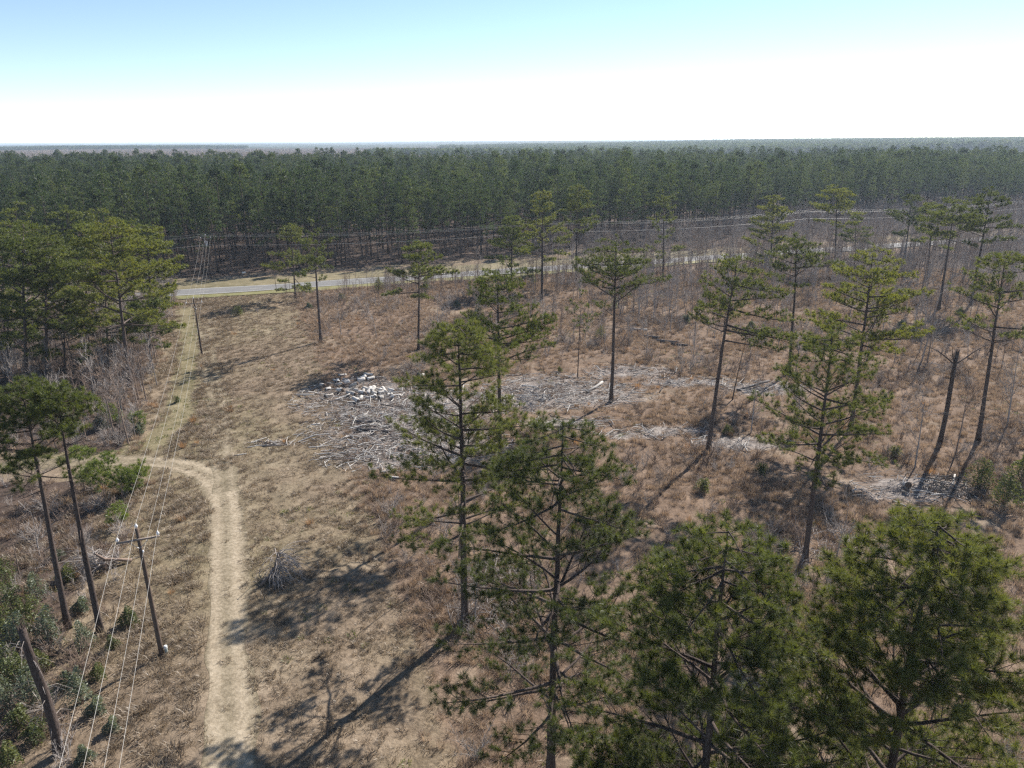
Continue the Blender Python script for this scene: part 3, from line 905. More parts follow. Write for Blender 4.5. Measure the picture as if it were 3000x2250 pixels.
# ------------------------------------------------------------------ bare thickets
GL = 'leafless grey trees in the left thicket'; GRT = 'leafless grey trees along the road on the right'
n_bare = 0
pts = []
while len(pts) < 120:
    y = rng.uniform(79, 172); x = THICK_X(y)-abs(rng.normal(0, 1))*10-.3
    if abs(y-ROAD(x)) < 10 or y > ROAD(x): continue
    if not in_view(np.array(x), np.array(y), 1.0): continue
    pts.append((x, y))
for x, y in pts:
    bare_tree(rng.integers(0, 6), (x, y, float(height(x, y))), rng.uniform(0, 6.28), rng.uniform(.4, 1.25), 'thin leafless grey tree among the left thicket beside the pole line', GL, rng.normal(0, .05))
bx, by = [], []
cand = 0
while len(bx) < 3600:
    x = rng.uniform(-15, 260); y = rng.uniform(112, 360)
    d_ = (y-ROAD(x))/1.06
    if -6 < d_ < (15 if x < 25 else 9): continue
    if y > EDGE(x)+10: continue
    if y < ROAD(x)-8:
        lim = 128+.33*max(0, x-20)+9*math.sin(x*.13)
        p_ = .08+sm((y-lim)/30)*sm((x-0)/30)*(.5 if x < 60 else .8)
    else:
        p_ = sm((x+15)/40)
    if rng.random() > p_ or not in_view(np.array(x), np.array(y), 1.05): continue
    bx.append(x); by.append(y)
bx, by = np.array(bx), np.array(by)
order = np.argsort(np.hypot(bx, by))
bk = rng.integers(0, 6, len(bx)); bs = rng.uniform(.55, 1.05, len(bx)); bz = rng.uniform(0, 6.28, len(bx))
for i in order[:140]:
    bare_tree(bk[i], (bx[i], by[i], float(height(bx[i], by[i]))), bz[i], bs[i], 'slender leafless tree in the grey thicket along the road on the right', GRT, rng.normal(0, .06))
sx = 0
while sx < 48:
    x = rng.uniform(-8, 95); y = rng.uniform(78, 152)
    if x < MOWN_X(y)+14 or debris_mask(x, y) > .35 or not in_view(np.array(x), np.array(y), .98) or np.min(np.hypot(PINE_XY[:, 0]-x, PINE_XY[:, 1]-y)) < 2.0: continue
    sx += 1
    bare_tree(rng.integers(0, 6), (x, y, float(height(x, y))), rng.uniform(0, 6.28), rng.uniform(.45, .95), 'thin leafless sapling scattered among the lone pines of the clearing', 'leafless saplings in the clearing', rng.normal(0, .09))
BAREJ = []
for tm, cm, H, mt in BARE:
    sp = Soup()
    for me_ in (tm, cm):
        co = np.zeros(len(me_.vertices)*3, np.float32); me_.vertices.foreach_get('co', co)
        li = np.zeros(len(me_.loops), np.int32); me_.loops.foreach_get('vertex_index', li)
        sp.add(co.reshape(-1, 3), li.reshape(-1, 4))
    BAREJ.append(sp.mesh('bare', [mt]))
o2 = order[140:]
ux = rng.uniform(-120, 200, 3000); uy = EDGE(ux)+rng.uniform(-3, 50, 3000)
kk = in_view(ux, uy, 1.05) & (rng.random(3000) < .55)
ux, uy = ux[kk], uy[kk]
lx = []; 
for _ in range(620):
    y = rng.uniform(79, 172); x = THICK_X(y)-rng.uniform(0, 60)
    if y < ROAD(x)-10: lx.append((x, y))
lx = np.array(lx)
vx = rng.uniform(-58, 230, 2600); vy = ROAD(vx)-7-np.abs(rng.normal(0, 1, 2600))*11
kk = in_view(vx, vy, 1.05) & (rng.random(2600) < np.where(vx < -42, .08, .62)*(.4+.9*np.clip(np.sin(vx*.19)+.4, 0, 1)))
lx = np.concatenate([lx, np.stack([vx[kk], vy[kk]], 1)])
allx = np.concatenate([bx[o2], ux, lx[:, 0]]); ally = np.concatenate([by[o2], uy, lx[:, 1]])
ss = np.concatenate([bs[o2], rng.uniform(.3, .7, len(ux)), rng.uniform(.25, .75, len(lx))])
scatter('bare_thicket', BAREJ, np.stack([allx, ally, height(allx, ally)], 1), rng.uniform(0, 6.28, len(allx)), ss, np.concatenate([rng.integers(0, 6, len(o2)), rng.choice([3, 5], len(ux)), rng.choice([3, 5, 3, 5, 0, 2], len(lx))]),
        'mass of thin leafless grey brush under the forest edge and along the road', 'thicket')

# a few single bare saplings out in the clearing
for k, (px, py, H, lab) in enumerate([
    (1000, 985, 8, 'crooked leafless sapling in the field edge between two pines'), (1105, 990, 6, 'short leafless sapling left of the two lobed pine'),
    (1285, 1010, 8, 'leafless sapling arching right of the two lobed pine'), (1640, 985, 6, 'pale leafless stem standing in brown grass near the forked pine'),
    (1915, 930, 8, 'leafless sapling behind the forked pine in brown grass'), (1960, 925, 7, 'thin dark sapling cluster stem behind the forked pine'),
    (2060, 915, 7, 'thin leafless sapling left of the sparse topped pine'), (2330, 1095, 9, 'leafless sapling leaning beside the sparse topped pine base'),
    (2700, 1060, 12, 'double stemmed leafless tree left of the broken forked trunk'), (2716, 1065, 11, 'leafless tree leaning beside the double stemmed tree'),
    (2950, 1250, 10, 'leafless sapling near the right edge by the leaning pine'), (2800, 1330, 9, 'dark leafless sapling at the foot of the broken forked trunk'),
    (2680, 1370, 8, 'leafless sapling left of the broken forked trunk'), (2340, 1260, 6, 'leafless stem among shrubs behind the slim straight pine'),
    (2450, 1640, 6, 'leafless sapling in grey brush right of the slim straight pine'), (1345, 1640, 9, 'leafless stem beside the tall narrow pine'),
    (1390, 1830, 6, 'thin leafless stem at the foot of the tall narrow pine'), (430, 1180, 9, 'pale grey leafless tree at the thicket corner by the grassy lane'),
    (400, 1175, 8, 'pale leafless tree just left of the thicket corner'), (460, 1130, 8, 'pale leafless tree at the thicket edge beside the pole line'),
    (120, 1640, 5, 'leafless bush tree behind the near left pines'), (60, 1700, 5, 'leafless bush at the left edge behind the near left pines')]):
    x, y, z = G(px, py); kb = k % 6
    bare_tree(kb, (x, y, z), k*1.3, H/BARE[kb][2], lab, None, rng.normal(0, .06))

# ------------------------------------------------------------------ far woods and ridges
def far_pine(seed):
    rg = np.random.default_rng(seed); sp = Soup()
    n = 26; T = [tuft_template(rg, 5, 2.4, 1.3) for _ in range(2)]
    z = rg.uniform(10, 23, n); r = 3.2*(1-((z-14)/10)**2*.6).clip(.2, 1)*np.sqrt(rg.random(n)); a = rg.uniform(0, 6.28, n)
    V, Fc, own = place_tufts(T, np.stack([r*np.cos(a), r*np.sin(a), z], 1), np.stack([np.cos(a)*.5, np.sin(a)*.5, np.ones(n)], 1), rg.uniform(.8, 1.2, n), rg)
    sp.add(V, Fc, 0, np.clip(.5+rg.normal(0, .2, n), 0, 1)[own])
    vv, ff = segs([[0, 0, -1]], [[0, 0, 20.]], [.3], [.1], 3); sp.add(vv, ff, 1)
    return sp.mesh('far_pine', [M['needle_far'], M['bark']], False, True)
def far_bare(seed):
    rg = np.random.default_rng(seed); sp = Soup(); s0 = []; s1 = []
    for i in range(16):
        a = rg.uniform(0, 6.28); e = R(rg.uniform(35, 80)); p = np.array([0, 0, rg.uniform(4, 9)])
        for j in range(3):
            q = p+np.array([math.cos(a)*math.cos(e), math.sin(a)*math.cos(e), math.sin(e)])*rg.uniform(1.5, 3.2)
            s0.append(p); s1.append(q); p = q; a += rg.normal(0, .5); e += rg.normal(0, .2)
    vv, ff = segs(s0, s1, np.full(len(s0), .22), np.full(len(s0), .10), 3); sp.add(vv, ff)
    vv, ff = segs([[0, 0, -1.]], [[0, 0, 12.]], [.3], [.2], 3); sp.add(vv, ff)
    return sp.mesh('far_bare', [M['twig_brown']], False, True)
FP = [far_pine(i) for i in range(4)]; FB = [far_bare(10+i) for i in range(4)]
q = []
n = 60000
y = rng.uniform(900, 3000, n)**1.0; x = rng.uniform(-1, 1, n)*(.80*y)
pin = (np.sin(x*.004+1)+np.sin(y*.0062+x*.0015)+.8*np.sin(x*.0017-y*.003)) + np.clip((x-150)/350, -1.2, 2.2) + np.clip((y-1700)/500, 0, 1.5) > .55
gap = (x > 250) & (y < 1250)
kk = ~gap & ~(pin & (y < 1150))
x, y, pin = x[kk], y[kk], pin[kk]
idxs = np.where(pin, rng.integers(0, 4, len(x)), 4+rng.integers(0, 4, len(x)))
scl = rng.uniform(.8, 1.15, len(x))*np.where(pin, 1.0, 1.05); scl = np.stack([scl*1.6, scl*1.6, scl], 1)
scatter('far_woods', FP+FB, np.stack([x, y, height(x, y)], 1), rng.uniform(0, 6.28, len(x)), scl, idxs, 'distant mixed woods of brown bare trees and dark pines toward the horizon', 'woods')

cx_ = np.linspace(-1, 1, 260); cy_ = 2600*(13000/2600)**np.linspace(0, 1, 90)
CXX = cx_[None, :]*cy_[:, None]*.95; CYY = np.repeat(cy_[:, None], 260, 1)
CZ = height(CXX, CYY)+17+rng.normal(0, 1.6, CXX.shape)+3*np.sin(CXX*.004)*np.sin(CYY*.003)
CZ[0] = height(CXX[0], CYY[0])
ii = np.arange(CXX.size).reshape(CXX.shape)
Fq = np.stack([ii[:-1, :-1], ii[:-1, 1:], ii[1:, 1:], ii[1:, :-1]], -1).reshape(-1, 4)
mt = simple_ground('far_canopy', [(.40, (.030, .045, .026)), (.55, (.045, .062, .034)), (.66, (.13, .10, .085))], .02)
tag(link('far_forest_ridge', mesh('far_forest_ridge', np.stack([CXX, CYY, CZ], -1).reshape(-1, 3), Fq, [mt])), 'low wooded ridges along the hazy horizon', 'woods', kind='stuff')

# ------------------------------------------------------------------ grass, weeds, shrubs
def blades(rng, n, h, spread, lean, w, curve=.3):
    a = rng.uniform(0, 6.28, n); r = spread*np.sqrt(rng.random(n))
    B = np.stack([r*np.cos(a), r*np.sin(a), np.zeros(n)-.03], 1)
    la = a+rng.normal(0, .8, n); ln = np.abs(rng.normal(0, lean, n))
    L = h*rng.uniform(.5, 1.1, n)
    D = np.stack([np.cos(la)*np.sin(ln), np.sin(la)*np.sin(ln), np.cos(ln)], 1)
    Md = B+D*L[:, None]*.55
    T = B+D*L[:, None]; T[:, :2] += np.stack([np.cos(la), np.sin(la)], 1)*(L*curve*.5)[:, None]; T[:, 2] -= L*curve*.25
    S = np.stack([-np.sin(la+rng.normal(0, .7, n)), np.cos(la), np.zeros(n)], 1)*w*.5
    V = np.stack([B-S, B+S, Md+S*.8, Md-S*.8, T], 1).reshape(-1, 3)
    o = np.arange(n)[:, None]*5
    Fq = o+np.array([[0, 1, 2, 3]]); Ft = o+np.array([[3, 2, 4]])
    return V, [Fq, Ft], np.repeat(np.clip(.5+rng.normal(0, .2, n), 0, 1), 5)
def tuft_mesh(name, seed, mat, n, h, spread, lean, w, curve=.3):
    rg = np.random.default_rng(seed); V, Ff, t = blades(rg, n, h, spread, lean, w, curve)
    return mesh(name, V, Ff, [M[mat]], tint=t)
GRASS = [tuft_mesh('grass_tuft', 700+i, 'dry_grass', 34, .34, .30, .75, .030, .6) for i in range(4)]
MAT_ = [tuft_mesh('matted_tuft', 720+i, 'dry_grass', 46, .75, .45, .85, .038, .9) for i in range(4)]
SEDGE = [tuft_mesh('sedge_tuft', 740+i, 'sedge', 60, .95, .42, .38, .030, .45) for i in range(5)]
OSEDGE = [tuft_mesh('orange_tuft', 760+i, 'orange_sedge', 55, 1.0, .35, .34, .030, .5) for i in range(2)]
GREEN = [tuft_mesh('weed_tuft', 780+i, 'green_weed', 30, .26, .34, .9, .045, .5) for i in range(3)]
def twig_bush(seed, n, h, mat, spread=.6):
    rg = np.random.default_rng(seed); s0, s1, q0, q1 = [], [], [], []
    for i in range(n):
        p = np.array([rg.normal(0, .12), rg.normal(0, .12), 0.0]); a = rg.uniform(0, 6.28); e = rg.uniform(.7, 1.45)
        d = np.array([math.cos(a)*math.cos(e), math.sin(a)*math.cos(e), math.sin(e)]); L = h*rg.uniform(.5, 1.1)
        for j in range(4):
            d = d+rg.normal(0, .22, 3)*spread; d /= np.linalg.norm(d); q_ = p+d*L/4
            s0.append(p); s1.append(q_); q0.append(.016-.003*j); q1.append(.013-.003*j); p = q_
            if j:
                for _ in range(3):
                    dd = d+rg.normal(0, .7, 3)*spread; dd /= np.linalg.norm(dd)
                    s0.append(p); s1.append(p+dd*L*.28); q0.append(.010); q1.append(.005)
    V, Fq = segs(s0, s1, q0, q1, 3)
    return mesh('twig_bush', V, Fq, [M[mat]])
TWIGB = [twig_bush(800+i, 14, [1.3, 1.7, 1.1, 1.5][i], ['twig', 'twig_brown', 'twig_brown', 'twig'][i]) for i in range(4)]

def sample(n, x0, x1, y0, y1, fn):
    X = rng.uniform(x0, x1, n); Y = rng.uniform(y0, y1, n)
    p = fn(X, Y); k = (rng.random(n) < p) & in_view(X, Y, 1.08)
    return X[k], Y[k]
def patch(X, Y, s=1.0, ph=0.0):                 # soft blotches so cover is uneven
    return .5+.25*np.sin(X*.35*s+ph+1.3*np.sin(Y*.21*s))+.25*np.sin(Y*.41*s-ph+1.1*np.sin(X*.27*s))
tdist = lambda X, Y: np.minimum(poly_dist(X, Y, TRACK), poly_dist(X, Y, LANE)+.3)
def scat(name, protos, X, Y, smin, smax, label, cat):
    n_ = len(X)
    s_ = rng.uniform(smin, smax, n_)
    scatter(name, protos, np.stack([X, Y, height(X, Y)], 1), rng.uniform(0, 6.28, n_), np.stack([s_, s_, s_*rng.uniform(.75, 1.15, n_)], 1), rng.integers(0, len(protos), n_), label, cat)
infield = lambda X, Y: (X > THICK_X(np.maximum(Y, 78))-1) & (Y < ROAD(X)-9)
# short grass of the open field
X, Y = sample(70000, -75, 20, 24, 175, lambda X, Y: infield(X, Y)*(X < MOWN_X(Y)+4)*(X > POLE_X(Y)-3)*np.maximum(sm((tdist(X, Y)-1.05)/.9), .35*(np.abs(poly_dist(X, Y, TRACK)) < .22))*(1-.85*sm((.7-np.abs(poly_dist(X, Y, SPUR)-.95))/.4))*(.35+.5*patch(X, Y, .8)))
scat('short_dry_grass', GRASS, X, Y, .6, 1.25, 'short dry tan grass covering the open field beside the track', 'grass')
# rough matted grass by the pole line
X, Y = sample(16000, -80, -8, 24, 175, lambda X, Y: infield(X, Y)*(X < POLE_X(Y)+5.5)*sm((tdist(X, Y)-1.35)/.8)*(.25+.6*patch(X, Y, 1.3, 2)))
scat('matted_dry_grass', MAT_, X, Y, .6, 1.25, 'rough matted straw coloured grass under the power wires', 'grass')
# broomsedge in the clearing
X, Y = sample(120000, -50, 130, 24, 200, lambda X, Y: infield(X, Y)*sm((X-MOWN_X(Y)+1)/4)*(1-.9*sm(debris_mask(X, Y)*2.0))*(.18+.85*patch(X, Y, .8, 1)**1.9))
scat('brown_broomsedge', SEDGE, X, Y, .35, 1.0, 'fluffy pinkish brown broomsedge filling the cleared ground', 'grass')
X, Y = sample(1500, -60, 60, 24, 150, lambda X, Y: infield(X, Y)*sm((tdist(X, Y)-1.8)/.6)*(patch(X, Y, 1.5, 4) > .78)*np.where(X < POLE_X(Y)+6, 1, .35))
scat('orange_broomsedge', OSEDGE, X, Y, .6, 1.2, 'scattered orange clumps of broomsedge', 'grass')
X, Y = sample(24000, -70, 110, 24, 175, lambda X, Y: np.clip(.35*infield(X, Y)*(X > MOWN_X(Y)+6)*(patch(X, Y, .6, 7) > .70)+sm((2.6-poly_dist(X, Y, LANE))/1.8)*.5*(patch(X, Y, 2.0, 1) > .45)+.22*infield(X, Y)*(X < MOWN_X(Y)+6)*(patch(X, Y, .7, 5) > .62)*sm((tdist(X, Y)-2)/.6), 0, 1))
scat('low_green_weeds', GREEN, X, Y, .7, 1.3, 'low olive green grass and weeds in the lane and field', 'grass')
X, Y = sample(30000, -125, -35, 24, 175, lambda X, Y: np.clip(((X < THICK_X(Y)+1) & (Y > 77) & (Y < ROAD(X)-9))*.45*patch(X, Y, .9, 2)+((X < POLE_X(Y)-2) & (Y < 70))*.5*patch(X, Y, 1.1), 0, 1))
scat('thicket_grass', SEDGE, X, Y, .5, 1.1, 'brown dead grass under the leafless trees on the left', 'grass')
# twiggy brush
def brush(X, Y):
    a = infield(X, Y)*(X > MOWN_X(Y)+2)*(.10+.45*(patch(X, Y, .55, 3) > .60))*(1-sm(debris_mask(X, Y)*2.5))
    b = ((X < -30-.378*(Y-42)) & (Y < 70))*.65 + ((X < THICK_X(Y)) & (Y > 78))*.6
    return a+b
X, Y = sample(19000, -120, 130, 24, 185, brush)
scat('twiggy_brush', TWIGB, X, Y, .45, 1.5, 'grey and brown leafless twiggy brush over the ground', 'brush')

# evergreen shrubs
def leaf_bush(seed, n, r, h, mat, leaf=.11):
    rg = np.random.default_rng(seed)
    a = rg.uniform(0, 6.28, n); z = rg.random(n)**.8; rad = r*np.sqrt(rg.random(n))*(1-.55*z**2)*(.7+.3*np.sin(a*3+seed))
    P = np.stack([rad*np.cos(a), rad*np.sin(a), .1+z*h*(.8+.2*np.sin(a*2+1))], 1)
    D = rg.normal(0, 1, (n, 3)); _, U, W = frames(D)
    s = leaf*rg.uniform(.6, 1.3, n)[:, None]
    V = np.stack([P-U*s, P+W*s*.45, P+U*s, P-W*s*.45], 1).reshape(-1, 3)
    sp = Soup(); cl = np.clip(.5+.35*np.sin(P[:, 0]*4)*np.sin(P[:, 1]*4+P[:, 2]*3)+rg.normal(0, .12, n), 0, 1)
    sp.add(V, np.arange(4*n).reshape(n, 4), 0, np.repeat(cl, 4))
    return sp.mesh('foliage', [M[mat]], False, True)
def stems(seed, n, r, h):
    rg = np.random.default_rng(seed)
    p1 = np.stack([rg.normal(0, r*.4, n), rg.normal(0, r*.4, n), h*rg.uniform(.5, .95, n)], 1)
    return mesh('stem', *segs(np.tile([[0, 0, -.1]], (n, 1))+rg.normal(0, .08, (n, 3))*[1, 1, 0], p1, np.full(n, .03), np.full(n, .01), 4), [M['twig_brown']])
SHRUB = [(leaf_bush(900+i, [1500, 1100, 1500, 1100][i], [1.5, 1.1, 1.3, .9][i], [2.6, 1.5, 2.9, 1.1][i], ['evergreen', 'evergreen', 'bluegreen', 'bluegreen'][i], .085), stems(910+i, 9, 1.0, [2.6, 1.5, 2.9, 1.1][i])) for i in range(4)]
def shrub(k, px, py, sc, label, group):
    x, y, z = G(px, py)
    r_ = link('evergreen_shrub', None, None, (x, y, z), px*.7); r_.scale = (sc, sc, sc)
    tag(r_, label, 'shrub', group)
    link('foliage', SHRUB[k][0], r_); link('stem', SHRUB[k][1], r_)
GS = 'evergreen shrubs around the near left pines'
lab_s = 'dark evergreen shrub crowding around the near left pine trunks'
lab_b = 'greyish green shrub among brush around the near left pine trunks'
for k, (px, py, kd, s) in enumerate([(40, 1790, 0, 1.0), (110, 1760, 2, .9), (60, 1900, 2, 1.0), (20, 1990, 0, 1.0), (240, 1790, 3, 1.0), (120, 1960, 1, 1.0), (250, 1900, 2, .8),
                                     (240, 2060, 2, .9), (285, 2090, 3, 1.0), (20, 2080, 2, .9), (60, 2130, 1, 1.0), (200, 1700, 1, 1.0), (170, 1640, 3, .9),
                                     (250, 2230, 3, .9), (330, 2140, 3, .8), (30, 2240, 1, 1.0), (200, 2010, 3, 1.0), (330, 1900, 1, .7), (90, 1840, 0, 1.1), (150, 1880, 2, 1.0), (20, 1880, 0, 1.1), (60, 2010, 0, 1.0), (100, 2060, 2, 1.0), (20, 1720, 0, 1.0), (290, 1990, 1, .8), (110, 2170, 1, 1.0)]):
    shrub(kd, px, py, s, lab_s if kd < 2 else lab_b, GS)
for px, py, kd, s, lab in [(700, 925, 1, 1.4, 'dark rounded shrub with long shadow in the open field near the road'),
                           (520, 1180, 1, .7, 'small dark shrub at the thicket corner beside the grassy lane'), (300, 1255, 3, 1.5, 'pale green shrub at the foot of the left thicket'),
                           (350, 1240, 2, .9, 'taller grey green shrub at the foot of the left thicket'), (410, 1270, 3, 1.2, 'low grey green shrub next to the side track'),
                           (390, 1440, 1, 1.2, 'olive shrub beside the young pines at the track bend'), (380, 1830, 1, 1.0, 'dark olive shrub left of the near utility pole'),
                           (2290, 1610, 3, .8, 'small silvery shrub in front of the slim straight pine'), (2320, 1290, 0, .9, 'dark green shrub under the slim straight pine crown'),
                           (2870, 1430, 0, 1.3, 'dark tall shrub near the small right debris heap'), (2940, 1480, 0, 1.4, 'dark shrub at the right edge beyond the corner pine'),
                           (2990, 1420, 0, 1.5, 'dark shrub cut by the right edge behind the corner pine'), (1640, 1090, 1, .6, 'small dark shrub beside a pale stem near the forked pine'),
                           (1760, 990, 0, .9, 'dark green shrub behind the forked pine by the fallen trunk'), (2130, 1270, 1, .8, 'green shrub at the foot of the thick leaning pine'),
                           (1110, 852, 0, 1.3, 'dark shrub on the near road verge left of centre'), (1250, 850, 0, 1.1, 'dark green shrub by the road near the two lobed pine'),
                           (1560, 832, 0, 1.1, 'dark shrub at the road between two pines at centre'), (2480, 2230, 0, 1.2, 'green shrub under the crowns at the bottom right'),
                           (1270, 990, 3, 1.2, 'pale grey green shrub just right of the two lobed pine'), (1400, 930, 0, 1.0, 'dark shrub in brown grass left of the bushy centre pine'),
                           (1340, 900, 3, 1.3, 'grey green bush in grass before the road left of centre'), (1800, 905, 2, .9, 'grey green shrub in brush behind the forked pine'),
                           (2010, 945, 3, 1.4, 'pale sage shrub right of the fallen trunk pieces'), (2200, 960, 3, 1.2, 'sage coloured shrub left of the sparse topped pine trunk'),
                           (2420, 960, 1, 1.1, 'low dark shrub in brown grass above the broad bright pine'), (2640, 960, 3, 1.3, 'sage shrub in grass left of the two leaning trunks'),
                           (2810, 925, 1, 1.2, 'dark low shrub between the two leaning trunks at right'), (2590, 1180, 1, .9, 'low dark shrub right of the broad bright pine'),
                           (2230, 1390, 1, .9, 'low olive shrub in the brown grass left of the slim straight pine'), (2060, 1440, 1, 1.0, 'dark olive shrub above the spreading pine crown at right'),
                           (2620, 1340, 1, 1.0, 'dark shrub left of the upturned stump on the right'), (1000, 880, 1, 1.1, 'dark shrub at the field end near the bushy roadside pine'),
                           (905, 905, 3, 1.2, 'grey shrub under the bushy roadside pine'),
                           (2700, 2235, 1, 1.5, 'bright green shrub at the foot of the corner pine')]:
    shrub(kd, px, py, s, lab, None)

# young pines at the track bend
for k, (px, py, H) in enumerate([(250, 1440, 5.0), (285, 1425, 4.6), (275, 1470, 4.0), (310, 1465, 4.4), (335, 1440, 4.4), (360, 1465, 3.6), (395, 1455, 3.2), (420, 1430, 3.0), (355, 1545, 2.2), (410, 1262, 2.4), (330, 1250, 3.0)]):
    x, y, z = G(px, py)
    rgk = np.random.default_rng(40+k)
    d = pine_data(840+k, H, .15, .9, 1, dist=70, nl=13, r0=.05, up_top=70, low=35, dens=1.0, stubs=0)
    labs = ['tallest young pine of the bright green cluster at the track bend', 'bright green young pine in the cluster at the track bend']
    r_ = link('young_pine', None, None, (x, y, z)); 
    lab = labs[0] if k == 0 else labs[1]
    if k == 8: lab = 'small lone young pine below the bright green cluster'
    if k == 9: lab = 'small yellow green young pine on the edge of the side track'
    if k == 10: lab = 'young pine at the foot of the left thicket'
    tag(r_, lab, 'tree', 'young pines by the track')
    sp = Soup(); sp.add(*d['trunk']); join_limbs(sp, d['limbs'], 3)
    link('trunk', sp.mesh('trunk', [M['twig_brown']], True), r_)
    V, Fc, tint = d['crown']
    link('crown', mesh('crown', V, Fc, [M['needle_young']], tint=tint), r_)

# ------------------------------------------------------------------ slash piles, logs, fallen trunks
def log_mesh(seed, L, r, mat='wood_grey', bend=.03):
    rg = np.random.default_rng(seed)
    n = 5; t = np.linspace(-.5, .5, n)
    P = np.stack([t*L, bend*L*(t**2)*4+rg.normal(0, .01*L, n), rg.normal(0, .008*L, n)], 1)
    rr = r*(1-.12*(t+.5))*(1+rg.normal(0, .04, n))
    V, Ff = tube(P, rr, 9, True, rg, .04)
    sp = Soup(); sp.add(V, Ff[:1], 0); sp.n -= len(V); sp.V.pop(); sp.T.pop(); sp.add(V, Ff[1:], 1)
    return sp.mesh('log', [M[mat], M['cut_end']], False)
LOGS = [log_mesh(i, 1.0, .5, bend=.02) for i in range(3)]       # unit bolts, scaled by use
def put_log(px, py, L, r, rz, pitch, lab, grp, mat='wood_grey', dz=0.0, seed=0, name='log'):
    x, y, z = G(px, py)
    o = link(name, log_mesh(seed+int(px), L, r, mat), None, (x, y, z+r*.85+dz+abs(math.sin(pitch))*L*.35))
    o.rotation_euler = (0, pitch, rz)
    return tag(o, lab, 'log', grp)
rgl = np.random.default_rng(77)
GB = 'short cut logs tumbled at the left end of the slash pile'
for px, py in [(960, 1145), (988, 1128), (1000, 1138), (985, 1120), (1010, 1113), (1012, 1125), (1020, 1132), (1035, 1135), (1045, 1150), (1050, 1158), (1030, 1160), (1062, 1150), (1075, 1145), (1080, 1158), (1090, 1150), (1100, 1160),
               (1108, 1145), (1118, 1150), (1125, 1156), (1130, 1148), (1070, 1168), (1058, 1172), (1040, 1178), (1090, 1172), (1105, 1172), (1118, 1170), (1000, 1150), (1008, 1105), (1066, 1112), (1078, 1108), (1085, 1116), (1055, 1118),
               (970, 1160), (1140, 1160), (1150, 1150), (948, 1138), (1145, 1170), (1160, 1165)]:
    put_log(px+rgl.normal(0, 3), py+rgl.normal(0, 2), rgl.uniform(.7, 1.7), rgl.uniform(.18, .34), rgl.uniform(0, 3.1), rgl.normal(0, .25), 'short weathered cut log in the tumbled heap at the left end of the slash', GB, 'wood_grey', abs(rgl.normal(0, .15)), 3)
for px, py, L, r, rz, pt, mt_, lab in [
    (1000, 1170, 3.6, .12, .75, -.12, 'wood_grey', 'long white pole leaning out from the tumbled log heap'),
    (1085, 1238, 4.2, .22, .08, 0, 'wood_dark', 'upper dark log of the stacked pair below the grey chips'),
    (1080, 1250, 3.6, .13, .12, 0, 'wood_grey', 'pale slim log lying between the two dark logs'),
    (1075, 1264, 2.6, .26, -.03, 0, 'wood_dark', 'thick dark log at the lower end of the stacked pair'),
    (1122, 1268, 2.4, .24, -.2, 0, 'wood_dark', 'dark log end to end with the thick dark log'),
    (1160, 1207, 3.0, .06, .1, 0, 'wood_grey', 'thin straight pale pole on the grey chips'),
    (1745, 1138, 4.6, .20, .95, -.05, 'wood_grey', 'bright white peeled log beside the forked pine'),
    (1870, 968, 3.4, .24, -.35, 0, 'wood_grey', 'grey fallen trunk piece farthest left behind the forked pine'),
    (1910, 990, 3.0, .26, -.35, 0, 'wood_dark', 'fallen trunk piece second from left behind the forked pine'),
    (1955, 1004, 4.0, .27, -.30, 0, 'wood_dark', 'fallen trunk piece third from left behind the forked pine'),
    (1990, 1013, 3.0, .25, -.30, 0, 'wood_dark', 'fallen trunk piece farthest right behind the forked pine'),
    (2210, 1135, 7.0, .20, .55, -.04, 'wood_dark', 'long dark fallen log right of the thick leaning pine'),
    (2230, 1142, 5.0, .16, .40, 0, 'wood_dark', 'thinner dark log lying against the long dark log'),
    (2200, 1150, 2.6, .12, .35, 0, 'wood_grey', 'pale log piece in front of the long dark log'),
    (1720, 1108, 9.0, .07, -.02, 0, 'wood_dark', 'long thin dark branch lying behind the forked pine base'),
    (925, 1245, 1.2, .12, .5, 0, 'wood_grey', 'single short white log alone in the field grass'),
    (905, 1278, 3.0, .06, .1, 0, 'wood_grey', 'slim pale stick lying left of the slash pile'),
    (1155, 1404, 1.1, .2, -.2, 0, 'wood_grey', 'single short white log in brown grass below the slash'),
    (790, 1308, 3.6, .07, .12, 0, 'wood_dark', 'dark curved stick on the small chip patch in the field'),
    (705, 1333, 1.4, .07, .4, 0, 'wood_grey', 'small forked pale stick near the chip patch in the field'),
    (1235, 1108, 2.0, .35, 1.2, .3, 'wood_grey', 'large pale root log on the shaded dark part of the slash pile'),
    (2655, 1432, 1.3, .35, 1.3, .4, 'wood_grey', 'upturned stump at the small debris heap on the right'),
    (2790, 1420, 3.0, .10, .9, -.2, 'wood_grey', 'white pole on the dark brush heap at right'),
    (2720, 1445, 4.5, .08, -.5, 0, 'wood_grey', 'long curved pale stick in the small right debris heap'),
    ]:
    put_log(px, py, L, r, rz, pt, lab, None, mt_)

